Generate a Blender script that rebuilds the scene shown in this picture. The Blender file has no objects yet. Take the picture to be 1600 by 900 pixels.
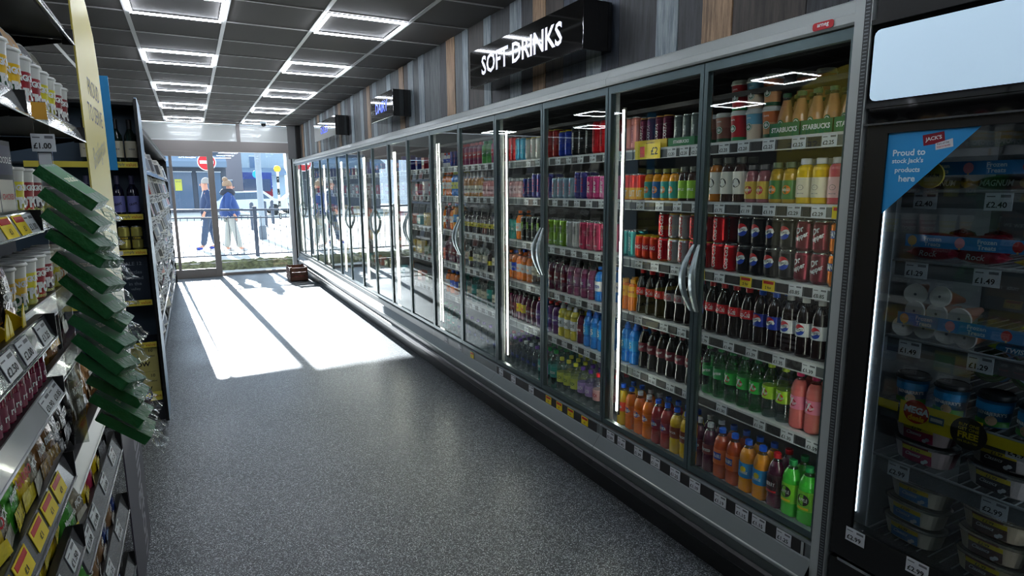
import bpy, math, random
from mathutils import Vector, Matrix, Euler
random.seed(7)
PI = math.pi
SC = bpy.context.scene
COL = SC.collection

# ------------------------------------------------------------------ camera
def look_matrix(pitch, yaw, roll, loc):
    f = Vector((math.sin(yaw)*math.cos(pitch), math.cos(yaw)*math.cos(pitch), -math.sin(pitch)))
    r0 = Vector((math.cos(yaw), -math.sin(yaw), 0)); u0 = r0.cross(f)
    r = r0*math.cos(roll)+u0*math.sin(roll); u = u0*math.cos(roll)-r0*math.sin(roll)
    return Matrix(((r.x, u.x, -f.x, loc[0]), (r.y, u.y, -f.y, loc[1]), (r.z, u.z, -f.z, loc[2]), (0, 0, 0, 1)))
cam = bpy.data.cameras.new('camera'); cam.sensor_width = 36; cam.lens = 937.33/1600*36
cam.clip_start = 0.02; cam.clip_end = 300
camo = bpy.data.objects.new('camera', cam); COL.objects.link(camo)
camo.matrix_world = look_matrix(.1653, .4869, -.0059, (0, 0, 1.62))
SC.camera = camo

# ------------------------------------------------------------------ light, sky, exposure
SC.view_settings.view_transform = 'Standard'; SC.view_settings.look = 'None'
SC.view_settings.gamma = 1; SC.view_settings.use_curve_mapping = False
SC.view_settings.exposure = 0.0
SUN_STRENGTH = 48.0
SKY_STRENGTH = 3.0
LED_STRENGTH = 34.0
STRIP_STRENGTH = 52.0
LIGHTBOX_STRENGTH = 0.52
SC.cycles.use_denoising = True; SC.cycles.filter_width = 1.1
SC.cycles.max_bounces = 8; SC.cycles.transparent_max_bounces = 24
SC.cycles.glossy_bounces = 4; SC.cycles.diffuse_bounces = 4; SC.cycles.transmission_bounces = 6
SC.cycles.sample_clamp_indirect = 4.0; SC.cycles.caustics_reflective = False; SC.cycles.caustics_refractive = False
w = bpy.data.worlds.new('sky'); SC.world = w; w.use_nodes = True
wn = w.node_tree.nodes; wl = w.node_tree.links
bg = wn['Background']; bg.inputs[1].default_value = SKY_STRENGTH
bg.inputs[0].default_value = (0.72, 0.86, 1.0, 1)
sun = bpy.data.lights.new('sun', 'SUN'); sun.energy = SUN_STRENGTH; sun.angle = 0.009; sun.color = (1, .96, .9)
suno = bpy.data.objects.new('sun', sun); COL.objects.link(suno)
suno.rotation_euler = Vector((.46, -7.0, -2.25)).to_track_quat('-Z', 'Y').to_euler()
suno.location = (-2, 30, 12)

# ------------------------------------------------------------------ materials
def lin(c):
    c = c/255.0
    return c/12.92 if c <= .04045 else ((c+.055)/1.055)**2.4
MC = {}
def mat(name, rgb, rough=.5, metal=0, coat=0, emit=0, spec=.5, noise=None, bump=None):
    """plain principled surface; noise=(scale, amount) mottles the colour, bump=(scale, strength)"""
    if name in MC: return MC[name]
    m = bpy.data.materials.new(name); m.use_nodes = True; MC[name] = m
    nt = m.node_tree; b = nt.nodes['Principled BSDF']
    c = (lin(rgb[0]), lin(rgb[1]), lin(rgb[2]), 1)
    b.inputs['Base Color'].default_value = c; b.inputs['Roughness'].default_value = rough
    b.inputs['Metallic'].default_value = metal; b.inputs['Coat Weight'].default_value = coat
    b.inputs['Specular IOR Level'].default_value = spec
    if emit:
        b.inputs['Emission Color'].default_value = c; b.inputs['Emission Strength'].default_value = emit
    if noise or bump:
        tc = nt.nodes.new('ShaderNodeTexCoord'); n = nt.nodes.new('ShaderNodeTexNoise')
        n.inputs['Detail'].default_value = 4
        nt.links.new(tc.outputs['Object'], n.inputs['Vector'])
        n.inputs['Scale'].default_value = (noise or bump)[0]
        if noise:
            mx = nt.nodes.new('ShaderNodeMix'); mx.data_type = 'RGBA'
            a = noise[1]
            mx.inputs[6].default_value = tuple(max(0, v*(1-a)) for v in c[:3])+(1,)
            mx.inputs[7].default_value = tuple(min(1, v*(1+a)) for v in c[:3])+(1,)
            mr = nt.nodes.new('ShaderNodeMapRange'); mr.inputs[1].default_value = .35; mr.inputs[2].default_value = .65
            nt.links.new(n.outputs[0], mr.inputs[0]); nt.links.new(mr.outputs[0], mx.inputs[0])
            nt.links.new(mx.outputs[2], b.inputs['Base Color'])
        if bump:
            bp = nt.nodes.new('ShaderNodeBump'); bp.inputs['Strength'].default_value = bump[1]; bp.inputs['Distance'].default_value = .01
            n2 = nt.nodes.new('ShaderNodeTexNoise'); n2.inputs['Scale'].default_value = bump[0]
            nt.links.new(tc.outputs['Object'], n2.inputs['Vector'])
            nt.links.new(n2.outputs[0], bp.inputs['Height']); nt.links.new(bp.outputs[0], b.inputs['Normal'])
    return m
def clear(name, tint=(255, 255, 255), ior=1.45, rough=0.0, glossy=1.0, base=0.0):
    """clear sheet: see-through with a mirror-like surface that grows towards grazing"""
    if name in MC: return MC[name]
    m = bpy.data.materials.new(name); m.use_nodes = True; MC[name] = m
    nt = m.node_tree; nt.nodes.remove(nt.nodes['Principled BSDF']); out = nt.nodes['Material Output']
    t = nt.nodes.new('ShaderNodeBsdfTransparent'); t.inputs[0].default_value = (lin(tint[0]), lin(tint[1]), lin(tint[2]), 1)
    g = nt.nodes.new('ShaderNodeBsdfGlossy'); g.inputs['Roughness'].default_value = rough
    g.inputs[0].default_value = (glossy, glossy, glossy, 1)
    lw = nt.nodes.new('ShaderNodeLayerWeight'); lw.inputs[0].default_value = .5
    pw_ = nt.nodes.new('ShaderNodeMath'); pw_.operation = 'POWER'; pw_.inputs[1].default_value = 5
    ad = nt.nodes.new('ShaderNodeMath'); ad.operation = 'MULTIPLY_ADD'; ad.use_clamp = True
    f0 = ((ior-1)/(ior+1))**2+base; ad.inputs[1].default_value = 1-f0; ad.inputs[2].default_value = f0
    mx = nt.nodes.new('ShaderNodeMixShader')
    nt.links.new(lw.outputs['Facing'], pw_.inputs[0]); nt.links.new(pw_.outputs[0], ad.inputs[0]); nt.links.new(ad.outputs[0], mx.inputs[0])
    nt.links.new(t.outputs[0], mx.inputs[1]); nt.links.new(g.outputs[0], mx.inputs[2]); nt.links.new(mx.outputs[0], out.inputs[0])
    return m
def crinkle(name, tint=(235, 240, 240)):
    if name in MC: return MC[name]
    m = clear(name, tint, 1.5, .2, 1, .04); nt = m.node_tree
    g = [n for n in nt.nodes if n.type == 'BSDF_GLOSSY'][0]
    v = nt.nodes.new('ShaderNodeTexVoronoi'); v.inputs['Scale'].default_value = 60
    tc = nt.nodes.new('ShaderNodeTexCoord'); bp = nt.nodes.new('ShaderNodeBump'); bp.inputs['Strength'].default_value = .8
    nt.links.new(tc.outputs['Object'], v.inputs['Vector']); nt.links.new(v.outputs[0], bp.inputs['Height']); nt.links.new(bp.outputs[0], g.inputs['Normal'])
    return m
WHITE = mat('white paint', (225, 228, 228), .4)
CARD = mat('white card', (214, 218, 222), .5)
INK = mat('black ink', (18, 18, 20), .6)
INKG = mat('grey ink', (110, 112, 116), .6)
BLACK = mat('black powder coat', (14, 14, 15), .38)
BLACKG = mat('black gloss', (6, 6, 7), .06, coat=.6)
DARK = mat('dark liner', (34, 33, 34), .6)
STEEL = mat('grey lacquered metal', (122, 131, 133), .34, .55)
STEELL = mat('light lacquered metal', (178, 184, 182), .32, .1)
DOORM = mat('door frame metal', (84, 100, 102), .3, .6)
CHROME = mat('chrome', (205, 208, 210), .12, 1)
YEL = mat('yellow print', (232, 205, 30), .5)
RED = mat('red print', (190, 20, 32), .4)
BLUE = mat('blue print', (24, 60, 160), .4)
SKYB = mat('sky blue print', (38, 150, 214), .45)
GREEN = mat('green print', (20, 112, 62), .45)
GLASS = clear('door glass', (246, 250, 249), 1.5, 0, 1, .0)
WGLASS = clear('window glass', (240, 245, 250), 1.45, 0, 1, .0)
PET = clear('clear plastic', (232, 238, 238), 1.5, .06, 1, .06)
PETG = clear('green clear plastic', (150, 225, 170), 1.5, .06, 1, .06)
PETB = clear('aqua clear plastic', (120, 215, 205), 1.5, .06, 1, .06)
CRINK = crinkle('crinkled film')

# ------------------------------------------------------------------ mesh builder
TG = {}
def tgeo(s, bold=.012):
    k = (s, bold)
    if k in TG: return TG[k]
    cu = bpy.data.curves.new('t', 'FONT'); cu.body = s; cu.size = 1; cu.resolution_u = 2; cu.offset = bold; cu.fill_mode = 'FRONT'
    o = bpy.data.objects.new('t', cu); me = bpy.data.meshes.new_from_object(o)
    vs = [v.co.copy() for v in me.vertices]; fs = [list(p.vertices) for p in me.polygons]
    bpy.data.objects.remove(o); bpy.data.meshes.remove(me); bpy.data.curves.remove(cu)
    if not vs: TG[k] = ([], [], 1); return TG[k]
    x0 = min(v.x for v in vs); x1 = max(v.x for v in vs); y0 = min(v.y for v in vs); y1 = max(v.y for v in vs)
    h = max(y1-y0, 1e-6); vs = [((v.x-(x0+x1)/2)/h, (v.y-(y0+y1)/2)/h) for v in vs]
    TG[k] = (vs, fs, (x1-x0)/h); return TG[k]

class MB:
    def __init__(s): s.v = []; s.f = []; s.mi = []; s.sm = []; s.mats = []
    def _m(s, m):
        if m not in s.mats: s.mats.append(m)
        return s.mats.index(m)
    def add(s, vs, fs, m, smooth=False):
        b = len(s.v); s.v += [tuple(v) for v in vs]; i = s._m(m)
        for f in fs: s.f.append([b+k for k in f]); s.mi.append(i); s.sm.append(smooth)
        return s
    def quad(s, a, b, c, d, m): return s.add([a, b, c, d], [(0, 1, 2, 3)], m)
    def bx(s, x0, x1, y0, y1, z0, z1, m):
        v = [(x, y, z) for z in (z0, z1) for y in (y0, y1) for x in (x0, x1)]
        return s.add(v, [(0, 2, 3, 1), (4, 5, 7, 6), (0, 1, 5, 4), (2, 6, 7, 3), (0, 4, 6, 2), (1, 3, 7, 5)], m)
    def obx(s, c, sz, M, m):
        v = [Vector(c)+M@Vector((x*sz[0]/2, y*sz[1]/2, z*sz[2]/2)) for z in (-1, 1) for y in (-1, 1) for x in (-1, 1)]
        return s.add(v, [(0, 2, 3, 1), (4, 5, 7, 6), (0, 1, 5, 4), (2, 6, 7, 3), (0, 4, 6, 2), (1, 3, 7, 5)], m)
    def rbx(s, x0, x1, y0, y1, z0, z1, r, m):
        """box with its vertical edges rounded"""
        pts = []
        for cx, cy, a0 in ((x1-r, y1-r, 0), (x0+r, y1-r, 90), (x0+r, y0+r, 180), (x1-r, y0+r, 270)):
            for k in range(4): a = math.radians(a0+30*k); pts.append((cx+r*math.cos(a), cy+r*math.sin(a)))
        return s.prism([(p[0], p[1], z0) for p in pts], (0, 0, z1-z0), m)
    def prism(s, pts, d, m, m2=None, smooth=False):
        n = len(pts); d = Vector(d); v = [Vector(p) for p in pts]; v = v+[p+d for p in v]
        s.add(v, [tuple(range(n))[::-1], tuple(range(n, 2*n))], m2 or m)
        return s.add(v, [(i, (i+1) % n, n+(i+1) % n, n+i) for i in range(n)], m, smooth)
    def lathe(s, prof, m, n=14, c=(0, 0), sy=1.0, mz=None, zs=None):
        """revolve (r,z) about the vertical through c; mz(z)->material picks a zone"""
        b = []; 
        for r, z in prof:
            b.append([(c[0]+r*math.cos(2*PI*k/n), c[1]+r*sy*math.sin(2*PI*k/n), z) for k in range(n)])
        for i in range(len(prof)-1):
            mm = mz((prof[i][1]+prof[i+1][1])/2) if mz else m
            s.add(b[i]+b[i+1], [(k, (k+1) % n, n+(k+1) % n, n+k) for k in range(n)], mm, True)
        for i in (0, -1):
            if prof[i][0] > 1e-4:
                mm = mz(prof[i][1]) if mz else m
                s.add(b[i], [tuple(range(n))[::-1] if i == 0 else tuple(range(n))], mm)
        return s
    def tube(s, pts, r, m, n=8):
        pts = [Vector(p) for p in pts]; rings = []
        for i, p in enumerate(pts):
            d = (pts[min(i+1, len(pts)-1)]-pts[max(i-1, 0)]).normalized()
            a = d.cross(Vector((0, 0, 1)) if abs(d.z) < .9 else Vector((1, 0, 0))).normalized(); c = d.cross(a)
            rr = r[i] if isinstance(r, (list, tuple)) else r
            rings.append([p+a*rr*math.cos(2*PI*k/n)+c*rr*math.sin(2*PI*k/n) for k in range(n)])
        for i in range(len(pts)-1):
            s.add(rings[i]+rings[i+1], [(k, (k+1) % n, n+(k+1) % n, n+k) for k in range(n)], m, True)
        s.add(rings[0], [tuple(range(n))[::-1]], m); s.add(rings[-1], [tuple(range(n))], m); return s
    def text(s, t, o, xd, yd, h, m, maxw=None, bold=.012, shear=0, align=0):
        vs, fs, wd = tgeo(t, bold); sx = h
        if maxw and wd*h > maxw: sx = maxw/wd
        xd = Vector(xd); yd = Vector(yd); o = Vector(o)
        if align: o = o+xd*(wd*sx/2)*align
        return s.add([o+xd*((x+shear*y)*sx)+yd*(y*h) for x, y in vs], fs, m)
    # things printed round a cylinder that faces local -y
    def wrap(s, pts, fs, r, m, zc=0, th0=0):
        return s.add([(r*math.sin(th0+u/r), -r*math.cos(th0+u/r), zc+v) for u, v in pts], fs, m)
    def wtext(s, t, r, zc, h, m, maxw=None, bold=.02, rot=0, shear=0, th0=0, u0=0):
        vs, fs, wd = tgeo(t, bold); sx = h
        if maxw and wd*h > maxw: sx = maxw/wd
        c, q = math.cos(rot), math.sin(rot)
        P = [((x+shear*y)*sx, y*h) for x, y in vs]; P = [(u0+x*c-y*q, x*q+y*c) for x, y in P]
        return s.wrap(P, fs, r, m, zc, th0)
    def wdisc(s, r, zc, R, m, th0=0, sy=1.0, u0=0, n=14):
        P = [(u0+R*math.cos(2*PI*k/n), R*sy*math.sin(2*PI*k/n)) for k in range(n)]
        return s.wrap(P, [tuple(range(n))], r, m, zc, th0)
    def wrect(s, r, zc, wd, h, m, th0=0, u0=0, n=6):
        P = [(u0-wd/2+wd*k/n, v) for v in (-h/2, h/2) for k in range(n+1)]
        return s.wrap(P, [(k, k+1, n+2+k, n+1+k) for k in range(n)], r, m, zc, th0)
    def wglobe(s, r, zc, R, mt, mm, mb):
        n = 10
        for k in range(n):
            for mi_, (a, b) in enumerate(((-1, -.34), (-.34, .34), (.34, 1))):
                P = []
                for kk in (k, k+1):
                    u = -1+2*kk/n; e = math.sqrt(max(0, 1-u*u)); wv = .18*math.sin(u*PI)
                    lo = -e if a == -1 else max(-e, min(e, a+wv)); hi = e if b == 1 else max(-e, min(e, b+wv))
                    P += [(u*R, lo*R), (u*R, hi*R)]
                s.wrap([P[0], P[2], P[3], P[1]], [(0, 1, 2, 3)], r, (mb, mm, mt)[mi_], zc)
        return s
    def mesh(s, name):
        me = bpy.data.meshes.new(name); me.from_pydata([tuple(v) for v in s.v], [], s.f)
        for m in s.mats: me.materials.append(m)
        me.polygons.foreach_set('material_index', s.mi); me.polygons.foreach_set('use_smooth', s.sm); me.update()
        return me
    def build(s, name, parent=None, loc=None, rot=None):
        return put(name, s.mesh(name), parent, loc, rot)
    def join(s, o):
        b = len(s.v); s.v += o.v; 
        for f, i, k in zip(o.f, o.mi, o.sm): s.f.append([b+q for q in f]); s.mi.append(s._m(o.mats[i])); s.sm.append(k)
        return s
def put(name, me, parent=None, loc=None, rot=None):
    o = bpy.data.objects.new(name, me); COL.objects.link(o)
    if parent is not None: o.parent = parent
    if loc is not None: o.location = loc
    if rot is not None: o.rotation_euler = rot
    return o
def tag(o, label, cat, group=None, kind=None):
    o['label'] = label; o['category'] = cat
    if group: o['group'] = group
    if kind: o['kind'] = kind
    return o
def thing(name, label, cat, loc=(0, 0, 0), rot=None, group=None):
    o = put(name, None, None, loc, rot); o.empty_display_size = .05
    return tag(o, label, cat, group)
def struct(mb, name, label=None):
    o = mb.build(name); o['kind'] = 'structure'
    return o
def bevel(o, wd=.004, seg=2):
    b = o.modifiers.new('b', 'BEVEL'); b.width = wd; b.segments = seg; b.limit_method = 'ANGLE'; b.angle_limit = math.radians(40)
    return o
ORD = 'first second third fourth fifth sixth seventh eighth ninth tenth eleventh twelfth thirteenth fourteenth fifteenth sixteenth seventeenth eighteenth nineteenth twentieth'.split()
ORD += ['twenty-'+x for x in ORD[:9]]

# ------------------------------------------------------------------ setting: sizes
YD = 12.6          # entrance glazing
CEIL = 2.828
TILE = .604; TX = -.281; TY = 5.059     # ceiling grid origin
XW = 2.0           # plank bulkhead above the cabinets
DW = .618; Y0 = 1.194; XG = 1.828       # cabinet door width, first door edge, door plane

# floor: speckled safety vinyl
def floor_mat():
    m = bpy.data.materials.new('speckled vinyl'); m.use_nodes = True; nt = m.node_tree; b = nt.nodes['Principled BSDF']
    tc = nt.nodes.new('ShaderNodeTexCoord')
    v = nt.nodes.new('ShaderNodeTexVoronoi'); v.inputs['Scale'].default_value = 300
    n = nt.nodes.new('ShaderNodeTexNoise'); n.inputs['Scale'].default_value = 1.3; n.inputs['Detail'].default_value = 5
    cr = nt.nodes.new('ShaderNodeValToRGB'); e = cr.color_ramp.elements
    e[0].position = .0; e[0].color = (.035, .042, .048, 1); e[1].position = 1; e[1].color = (.8, .84, .86, 1)
    for p, c in ((.5, .055), (.60, .12), (.78, .22), (.9, .55)):
        q = e.new(p); q.color = (c*.92, c, c*1.06, 1)
    sep = nt.nodes.new('ShaderNodeSeparateColor')
    nt.links.new(tc.outputs['Object'], v.inputs['Vector']); nt.links.new(tc.outputs['Object'], n.inputs['Vector'])
    nt.links.new(v.outputs['Color'], sep.inputs[0]); nt.links.new(sep.outputs[0], cr.inputs[0])
    mr = nt.nodes.new('ShaderNodeMapRange'); mr.inputs[1].default_value = .3; mr.inputs[2].default_value = .7; mr.inputs[3].default_value = .30; mr.inputs[4].default_value = .42
    nt.links.new(n.outputs[0], mr.inputs[0]); nt.links.new(mr.outputs[0], b.inputs['Roughness'])
    nt.links.new(cr.outputs[0], b.inputs['Base Color'])
    bp = nt.nodes.new('ShaderNodeBump'); bp.inputs['Strength'].default_value = .05; bp.inputs['Distance'].default_value = .002
    nt.links.new(sep.outputs[1], bp.inputs['Height']); nt.links.new(bp.outputs[0], b.inputs['Normal'])
    return m
f = MB().bx(-5, 3, -4, YD+.1, -.1, 0, floor_mat()); struct(f, 'floor')
# ceiling tiles + grid
tile = mat('charcoal ceiling tile', (78, 74, 72), .8, bump=(300, .1))
struct(MB().bx(-5, 3, -4, YD+.1, CEIL, CEIL+.1, tile), 'ceiling')
g = MB(); grid = mat('grey ceiling tee', (196, 196, 196), .4); gridt = mat('dull ceiling tee', (176, 174, 174), .5)
i0 = -8
for i in range(-7, 5):
    x = TX+i*TILE
    if -5 < x < XW: g.bx(x-.014, x+.014, -4, YD, CEIL-.007, CEIL, grid)
for j in range(-15, 13):
    y = TY+j*TILE
    if -4 < y < YD-.02: g.bx(-5, XW, y-.008, y+.008, CEIL-.006, CEIL, gridt)
struct(g, 'trim_1')
# walls
drk = mat('dark wall paint', (52, 54, 58), .7); mid = mat('grey wall paint', (120, 122, 124), .7)
struct(MB().bx(-5.1, -5, -4, YD, 0, CEIL, mid), 'wall_left')
struct(MB().bx(-5.1, 3.1, -4.1, -4, 0, CEIL, mid), 'wall_back')
struct(MB().bx(3, 3.1, -4, YD, 0, CEIL, drk), 'wall_right')
def plank_mat(name, a, bcol, sc=1.0):
    m = bpy.data.materials.new(name); m.use_nodes = True; nt = m.node_tree; b = nt.nodes['Principled BSDF']
    tc = nt.nodes.new('ShaderNodeTexCoord'); mp = nt.nodes.new('ShaderNodeMapping'); mp.inputs['Scale'].default_value = (1, 22, 2.0)
    n = nt.nodes.new('ShaderNodeTexNoise'); n.inputs['Scale'].default_value = 2.2*sc; n.inputs['Detail'].default_value = 8; n.inputs['Roughness'].default_value = .7
    cr = nt.nodes.new('ShaderNodeValToRGB'); e = cr.color_ramp.elements
    e[0].position = .36; e[0].color = tuple(lin(q) for q in a)+(1,); e[1].position = .66; e[1].color = tuple(lin(q) for q in bcol)+(1,)
    nt.links.new(tc.outputs['Object'], mp.inputs['Vector']); nt.links.new(mp.outputs[0], n.inputs['Vector'])
    nt.links.new(n.outputs[0], cr.inputs[0]); nt.links.new(cr.outputs[0], b.inputs['Base Color']); b.inputs['Roughness'].default_value = .6
    return m
PD = plank_mat('dark slate plank', (36, 37, 40), (68, 70, 74)); PD2 = plank_mat('brown black plank', (42, 37, 34), (74, 66, 60))
PN = plank_mat('navy worn plank', (32, 36, 44), (70, 78, 92)); PL = plank_mat('pale blue grey plank', (104, 118, 126), (168, 178, 182))
PT = plank_mat('tan plank', (112, 88, 66), (184, 150, 116)); PG = plank_mat('mid grey plank', (60, 65, 66), (104, 110, 112))
seq = [(-1.0, PD), (.3, PL), (.45, PD2), (1.0, PN), (1.35, PD), (1.51, PD2), (1.845, PT), (2.008, PD), (2.155, PL), (2.298, PD), (2.58, PN), (2.725, PL), (2.86, PN),
       (3.1, PD2), (3.30, PT), (3.45, PD), (3.60, PL), (3.76, PD), (4.05, PL), (4.17, PD2), (4.45, PL), (4.56, PG), (4.72, PT), (4.90, PD), (5.05, PG), (5.31, PG)]
tail = [(5.45, PL), (5.60, PG), (5.75, PL), (5.91, PD2), (6.05, PT), (6.2, PG), (6.5, PL), (6.64, PG)]
per = [(0, PG), (.15, PL), (.3, PG), (.42, PT), (.56, PD2), (.72, PL), (.86, PG), (1.05, PG), (1.2, PL), (1.34, PD)]
seq += tail
y = 6.9
while y < YD-.4:
    for d, m_ in per: seq.append((y+d*1.05, m_))
    y += 1.6
seq = [q for q in seq if q[0] < YD-.12]+[(YD-.12, None)]
pw = MB()
for (a, m_), (b_, _) in zip(seq, seq[1:]):
    off = .004 if m_ in (PL, PT) else 0
    pw.bx(XW-.012-off, XW, a+.0015, b_-.0015, 2.14, CEIL, m_)
pw.bx(XW, XW+.04, -1, YD, 2.14, CEIL, INK)
struct(pw, 'wall_bulkhead')

# ------------------------------------------------------------------ entrance glazing
FR = mat('warm grey door frame', (150, 143, 141), .45); FRL = mat('pale transom panel', (205, 208, 206), .18, coat=.5)
t = MB()
t.bx(-5, 1.76, YD-.03, YD+.10, 2.31, 2.50, FR)
t.bx(-5, 1.76, YD-.0, YD+.06, 2.50, CEIL-.02, FRL)
t.bx(-5, 1.76, YD-.02, YD+.0, CEIL-.05, CEIL-.02, WHITE); t.bx(-5, 1.76, YD-.02, YD, 2.50, 2.52, WHITE)
t.bx(.86, .92, YD-.03, YD, 2.5, CEIL, FR)
struct(t, 'trim_2')
t = MB(); t.bx(1.76, 1.90, YD-.05, YD+.1, 2.2, CEIL, mat('concrete grey', (120, 120, 120), .7)); t.bx(1.90, 3, YD-.14, YD+.1, 0, CEIL, BLACK)
t.bx(1.80, 1.9, YD, YD+.1, 0, 2.31, BLACK)
struct(t, 'wall_front')
struct(MB().bx(-5, -1.75, YD-.02, YD+.1, 0, 2.31, mid), 'wall_front_left')
# sliding leaf
d = MB()
d.bx(-1.72, -1.64, YD-.06, YD-.01, 0, 2.31, FR); d.bx(.325, .43, YD-.06, YD-.01, 0, 2.31, FR)
d.bx(-1.64, .325, YD-.06, YD-.01, 2.22, 2.31, FR); d.bx(-1.64, .325, YD-.06, YD-.01, .0, .16, FR)
d.bx(-.29, -.24, YD-.06, YD-.01, .16, 2.22, FR)
dl = bevel(d.build('door_1'), .004); dl['kind'] = 'structure'
g = MB().bx(-1.64, .325, YD-.04, YD-.034, .16, 2.22, WGLASS).build('pane', dl)
# fixed light
d = MB(); d.bx(.43, 1.80, YD+.02, YD+.07, 0, .05, FR); d.bx(1.72, 1.80, YD+.02, YD+.07, .05, 2.31, WHITE)
wn_ = bevel(d.build('window_1'), .003); wn_['kind'] = 'structure'
MB().bx(.40, 1.72, YD+.04, YD+.046, .05, 2.31, WGLASS).build('pane', wn_)
def disc(mb, c, R, m, y, n=32): mb.add([(c[0]+R*math.cos(2*PI*k/n), y, c[1]+R*math.sin(2*PI*k/n)) for k in range(n)], [tuple(range(n))], m)

# ------------------------------------------------------------------ ceiling lights: square led frames
LEDM = mat('white led diffuser', (236, 244, 255), .4, emit=LED_STRENGTH); RIMM = mat('led frame rim', (60, 60, 62), .5)
def led_meshes():
    a = TILE/2-.022; b = a-.014
    d = MB(); r = MB(); z0, z1 = -.020, -.008
    for (x0, x1, y0, y1) in ((-a, a, -a, -b), (-a, a, b, a), (-a, -b, -b, b), (b, a, -b, b)):
        d.bx(x0, x1, y0, y1, z0, z1, LEDM); r.bx(x0-.003, x1+.003, y0-.003, y1+.003, z1, 0.0, RIMM)
    return d.mesh('diffuser'), r.mesh('rim')
LD, LR = led_meshes()
rows = [(-1, 'A')]
n = 0
cols = {0: [-10, -7, -4, -1, 2, 5, 8, 11], 2: [-10, -7, -4, -1, 2, 5, 8, 11], -4: [-7, -1, 5, 11], -6: [-4, 2, 8]}
names = {0: 'left visible column', 2: 'column beside the plank wall', -4: 'column over the next aisle', -6: 'far left column'}
for ci, js in cols.items():
    for j in js:
        cx = TX+(ci+.5)*TILE; cy = TY+(j+.5)*TILE
        k = {11: 'nearest the entrance', 8: 'second from the entrance', 5: 'third from the entrance', 2: 'fourth from the entrance', -1: 'fifth from the entrance', -4: 'sixth from the entrance', -7: 'seventh from the entrance', -10: 'eighth from the entrance'}[j]
        o = thing('ceiling_light', f'square white led frame light, {names[ci]}, {k}', 'ceiling light', (cx, cy, CEIL-.001), None, 'square led ceiling lights')
        put('diffuser', LD, o); put('rim', LR, o)
o = thing('dome_camera', 'small grey dome camera on the ceiling above the entrance', 'camera', (1.28, 12.0, CEIL))
MB().lathe([(.06, 0), (.06, -.03), (.05, -.04)], STEEL, 16).build('base', o)
MB().lathe([(.045, -.035), (.043, -.06), (.03, -.08), (.0, -.088)], BLACKG, 16).build('dome', o)
# ------------------------------------------------------------------ packaging builders (front faces local -y)
def liq(name, rgb, rough=.07): return mat(name, rgb, rough, coat=.5)
COLA = liq('cola', (20, 9, 7)); ORNG = liq('orange drink', (232, 120, 16)); REDL = liq('red drink', (150, 22, 30))
PINKL = liq('pink drink', (226, 116, 110)); GRNL = liq('green drink', (60, 190, 50)); YELL = liq('yellow drink', (214, 176, 30)); PURL = liq('purple drink', (84, 20, 52))
BLUL = liq('blue drink', (26, 120, 210)); SMOO = liq('mauve smoothie', (150, 90, 96)); AMB = liq('amber drink', (196, 128, 50)); MILK = liq('milky coffee', (196, 142, 96))
MIX = liq('tropical juice', (190, 150, 40)); CLRL = PET
def pm(rgb, r=.35): return mat('print %d %d %d' % rgb, rgb, r)
def cm(rgb): return mat('can lacquer %d %d %d' % rgb, rgb, .28, .55)
def km(rgb): return mat('cap plastic %d %d %d' % rgb, rgb, .4)
ALU = mat('can aluminium', (190, 192, 195), .25, .9)
PR = {'contour': [(0, .01), (.6, 0), (.9, .012), (1, .05), (.98, .17), (.86, .29), (.9, .38), (.99, .42), (.99, .60), (.96, .65), (.78, .74), (.52, .83), (.4, .88), (.39, .93)],
      'straight': [(0, .01), (.6, 0), (.9, .012), (1, .05), (1, .30), (.96, .33), (.96, .58), (1, .61), (.99, .68), (.84, .77), (.55, .85), (.4, .89), (.39, .93)],
      'juice': [(0, .0), (.85, 0), (1, .03), (1, .60), (.92, .68), (.93, .72), (.80, .79), (.58, .84), (.56, .88)],
      'square': [(0, .0), (.9, 0), (1, .02), (1, .74), (.92, .80), (.62, .86), (.58, .88)],
      'sport': [(0, .0), (.85, 0), (1, .03), (1, .22), (.9, .27), (1, .32), (1, .6), (.92, .66), (.98, .72), (.7, .82), (.5, .85)],
      'frap': [(0, .0), (.85, 0), (1, .03), (1, .36), (.94, .48), (.76, .62), (.56, .76), (.46, .84), (.44, .92)],
      'wine': [(0, .0), (.9, 0), (1, .02), (1, .56), (.92, .64), (.6, .72), (.38, .78), (.36, .95)]}
CAPR = {'contour': (.44, .91), 'straight': (.44, .91), 'juice': (.62, .87), 'square': (.64, .87), 'sport': (.5, .85), 'frap': (.52, .91), 'wine': (.42, .78)}
def bottle(h, r, style, liquid, cap, lab=None, lz=(.42, .6), deco=None, fill=.84, top=None, n=14):
    p = PR[style]; b = MB(); zf = fill*h
    pts = [(a*r, z*h) for a, z in p]
    b.lathe(pts, liquid, n, mz=lambda z: liquid if z < zf else (top or PET))
    out = [('body', b)]
    if lab is not None:
        l = MB(); rl = r*1.012; z0, z1 = lz[0]*h, lz[1]*h
        def rad(zz):
            q = zz/h
            for (a, za), (c, zb) in zip(p, p[1:]):
                if za <= q <= zb and zb > za: return r*(a+(c-a)*(q-za)/(zb-za))
            return r
        rl = max(rad(z0), rad(z1), rad((z0+z1)/2))+.0008
        l.lathe([(rl, z0), (rl, z1)], lab, n+6)
        l.f = [f for f in l.f if len(f) == 4 or True]
        if deco: deco(l, rl+.0009, (z0+z1)/2, z1-z0)
        out.append(('label', l))
    c = MB(); cr, cz = CAPR[style]; cr *= r
    if style == 'sport': c.lathe([(cr, cz*h), (cr, cz*h+.016), (cr*.75, cz*h+.022), (cr*.6, cz*h+.03), (cr*.6, h), (0, h+.002)], cap, 12)
    else: c.lathe([(cr, cz*h), (cr, h*.992), (cr*.88, h), (0, h)], cap, 14)
    out.append(('cap', c)); return out
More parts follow.
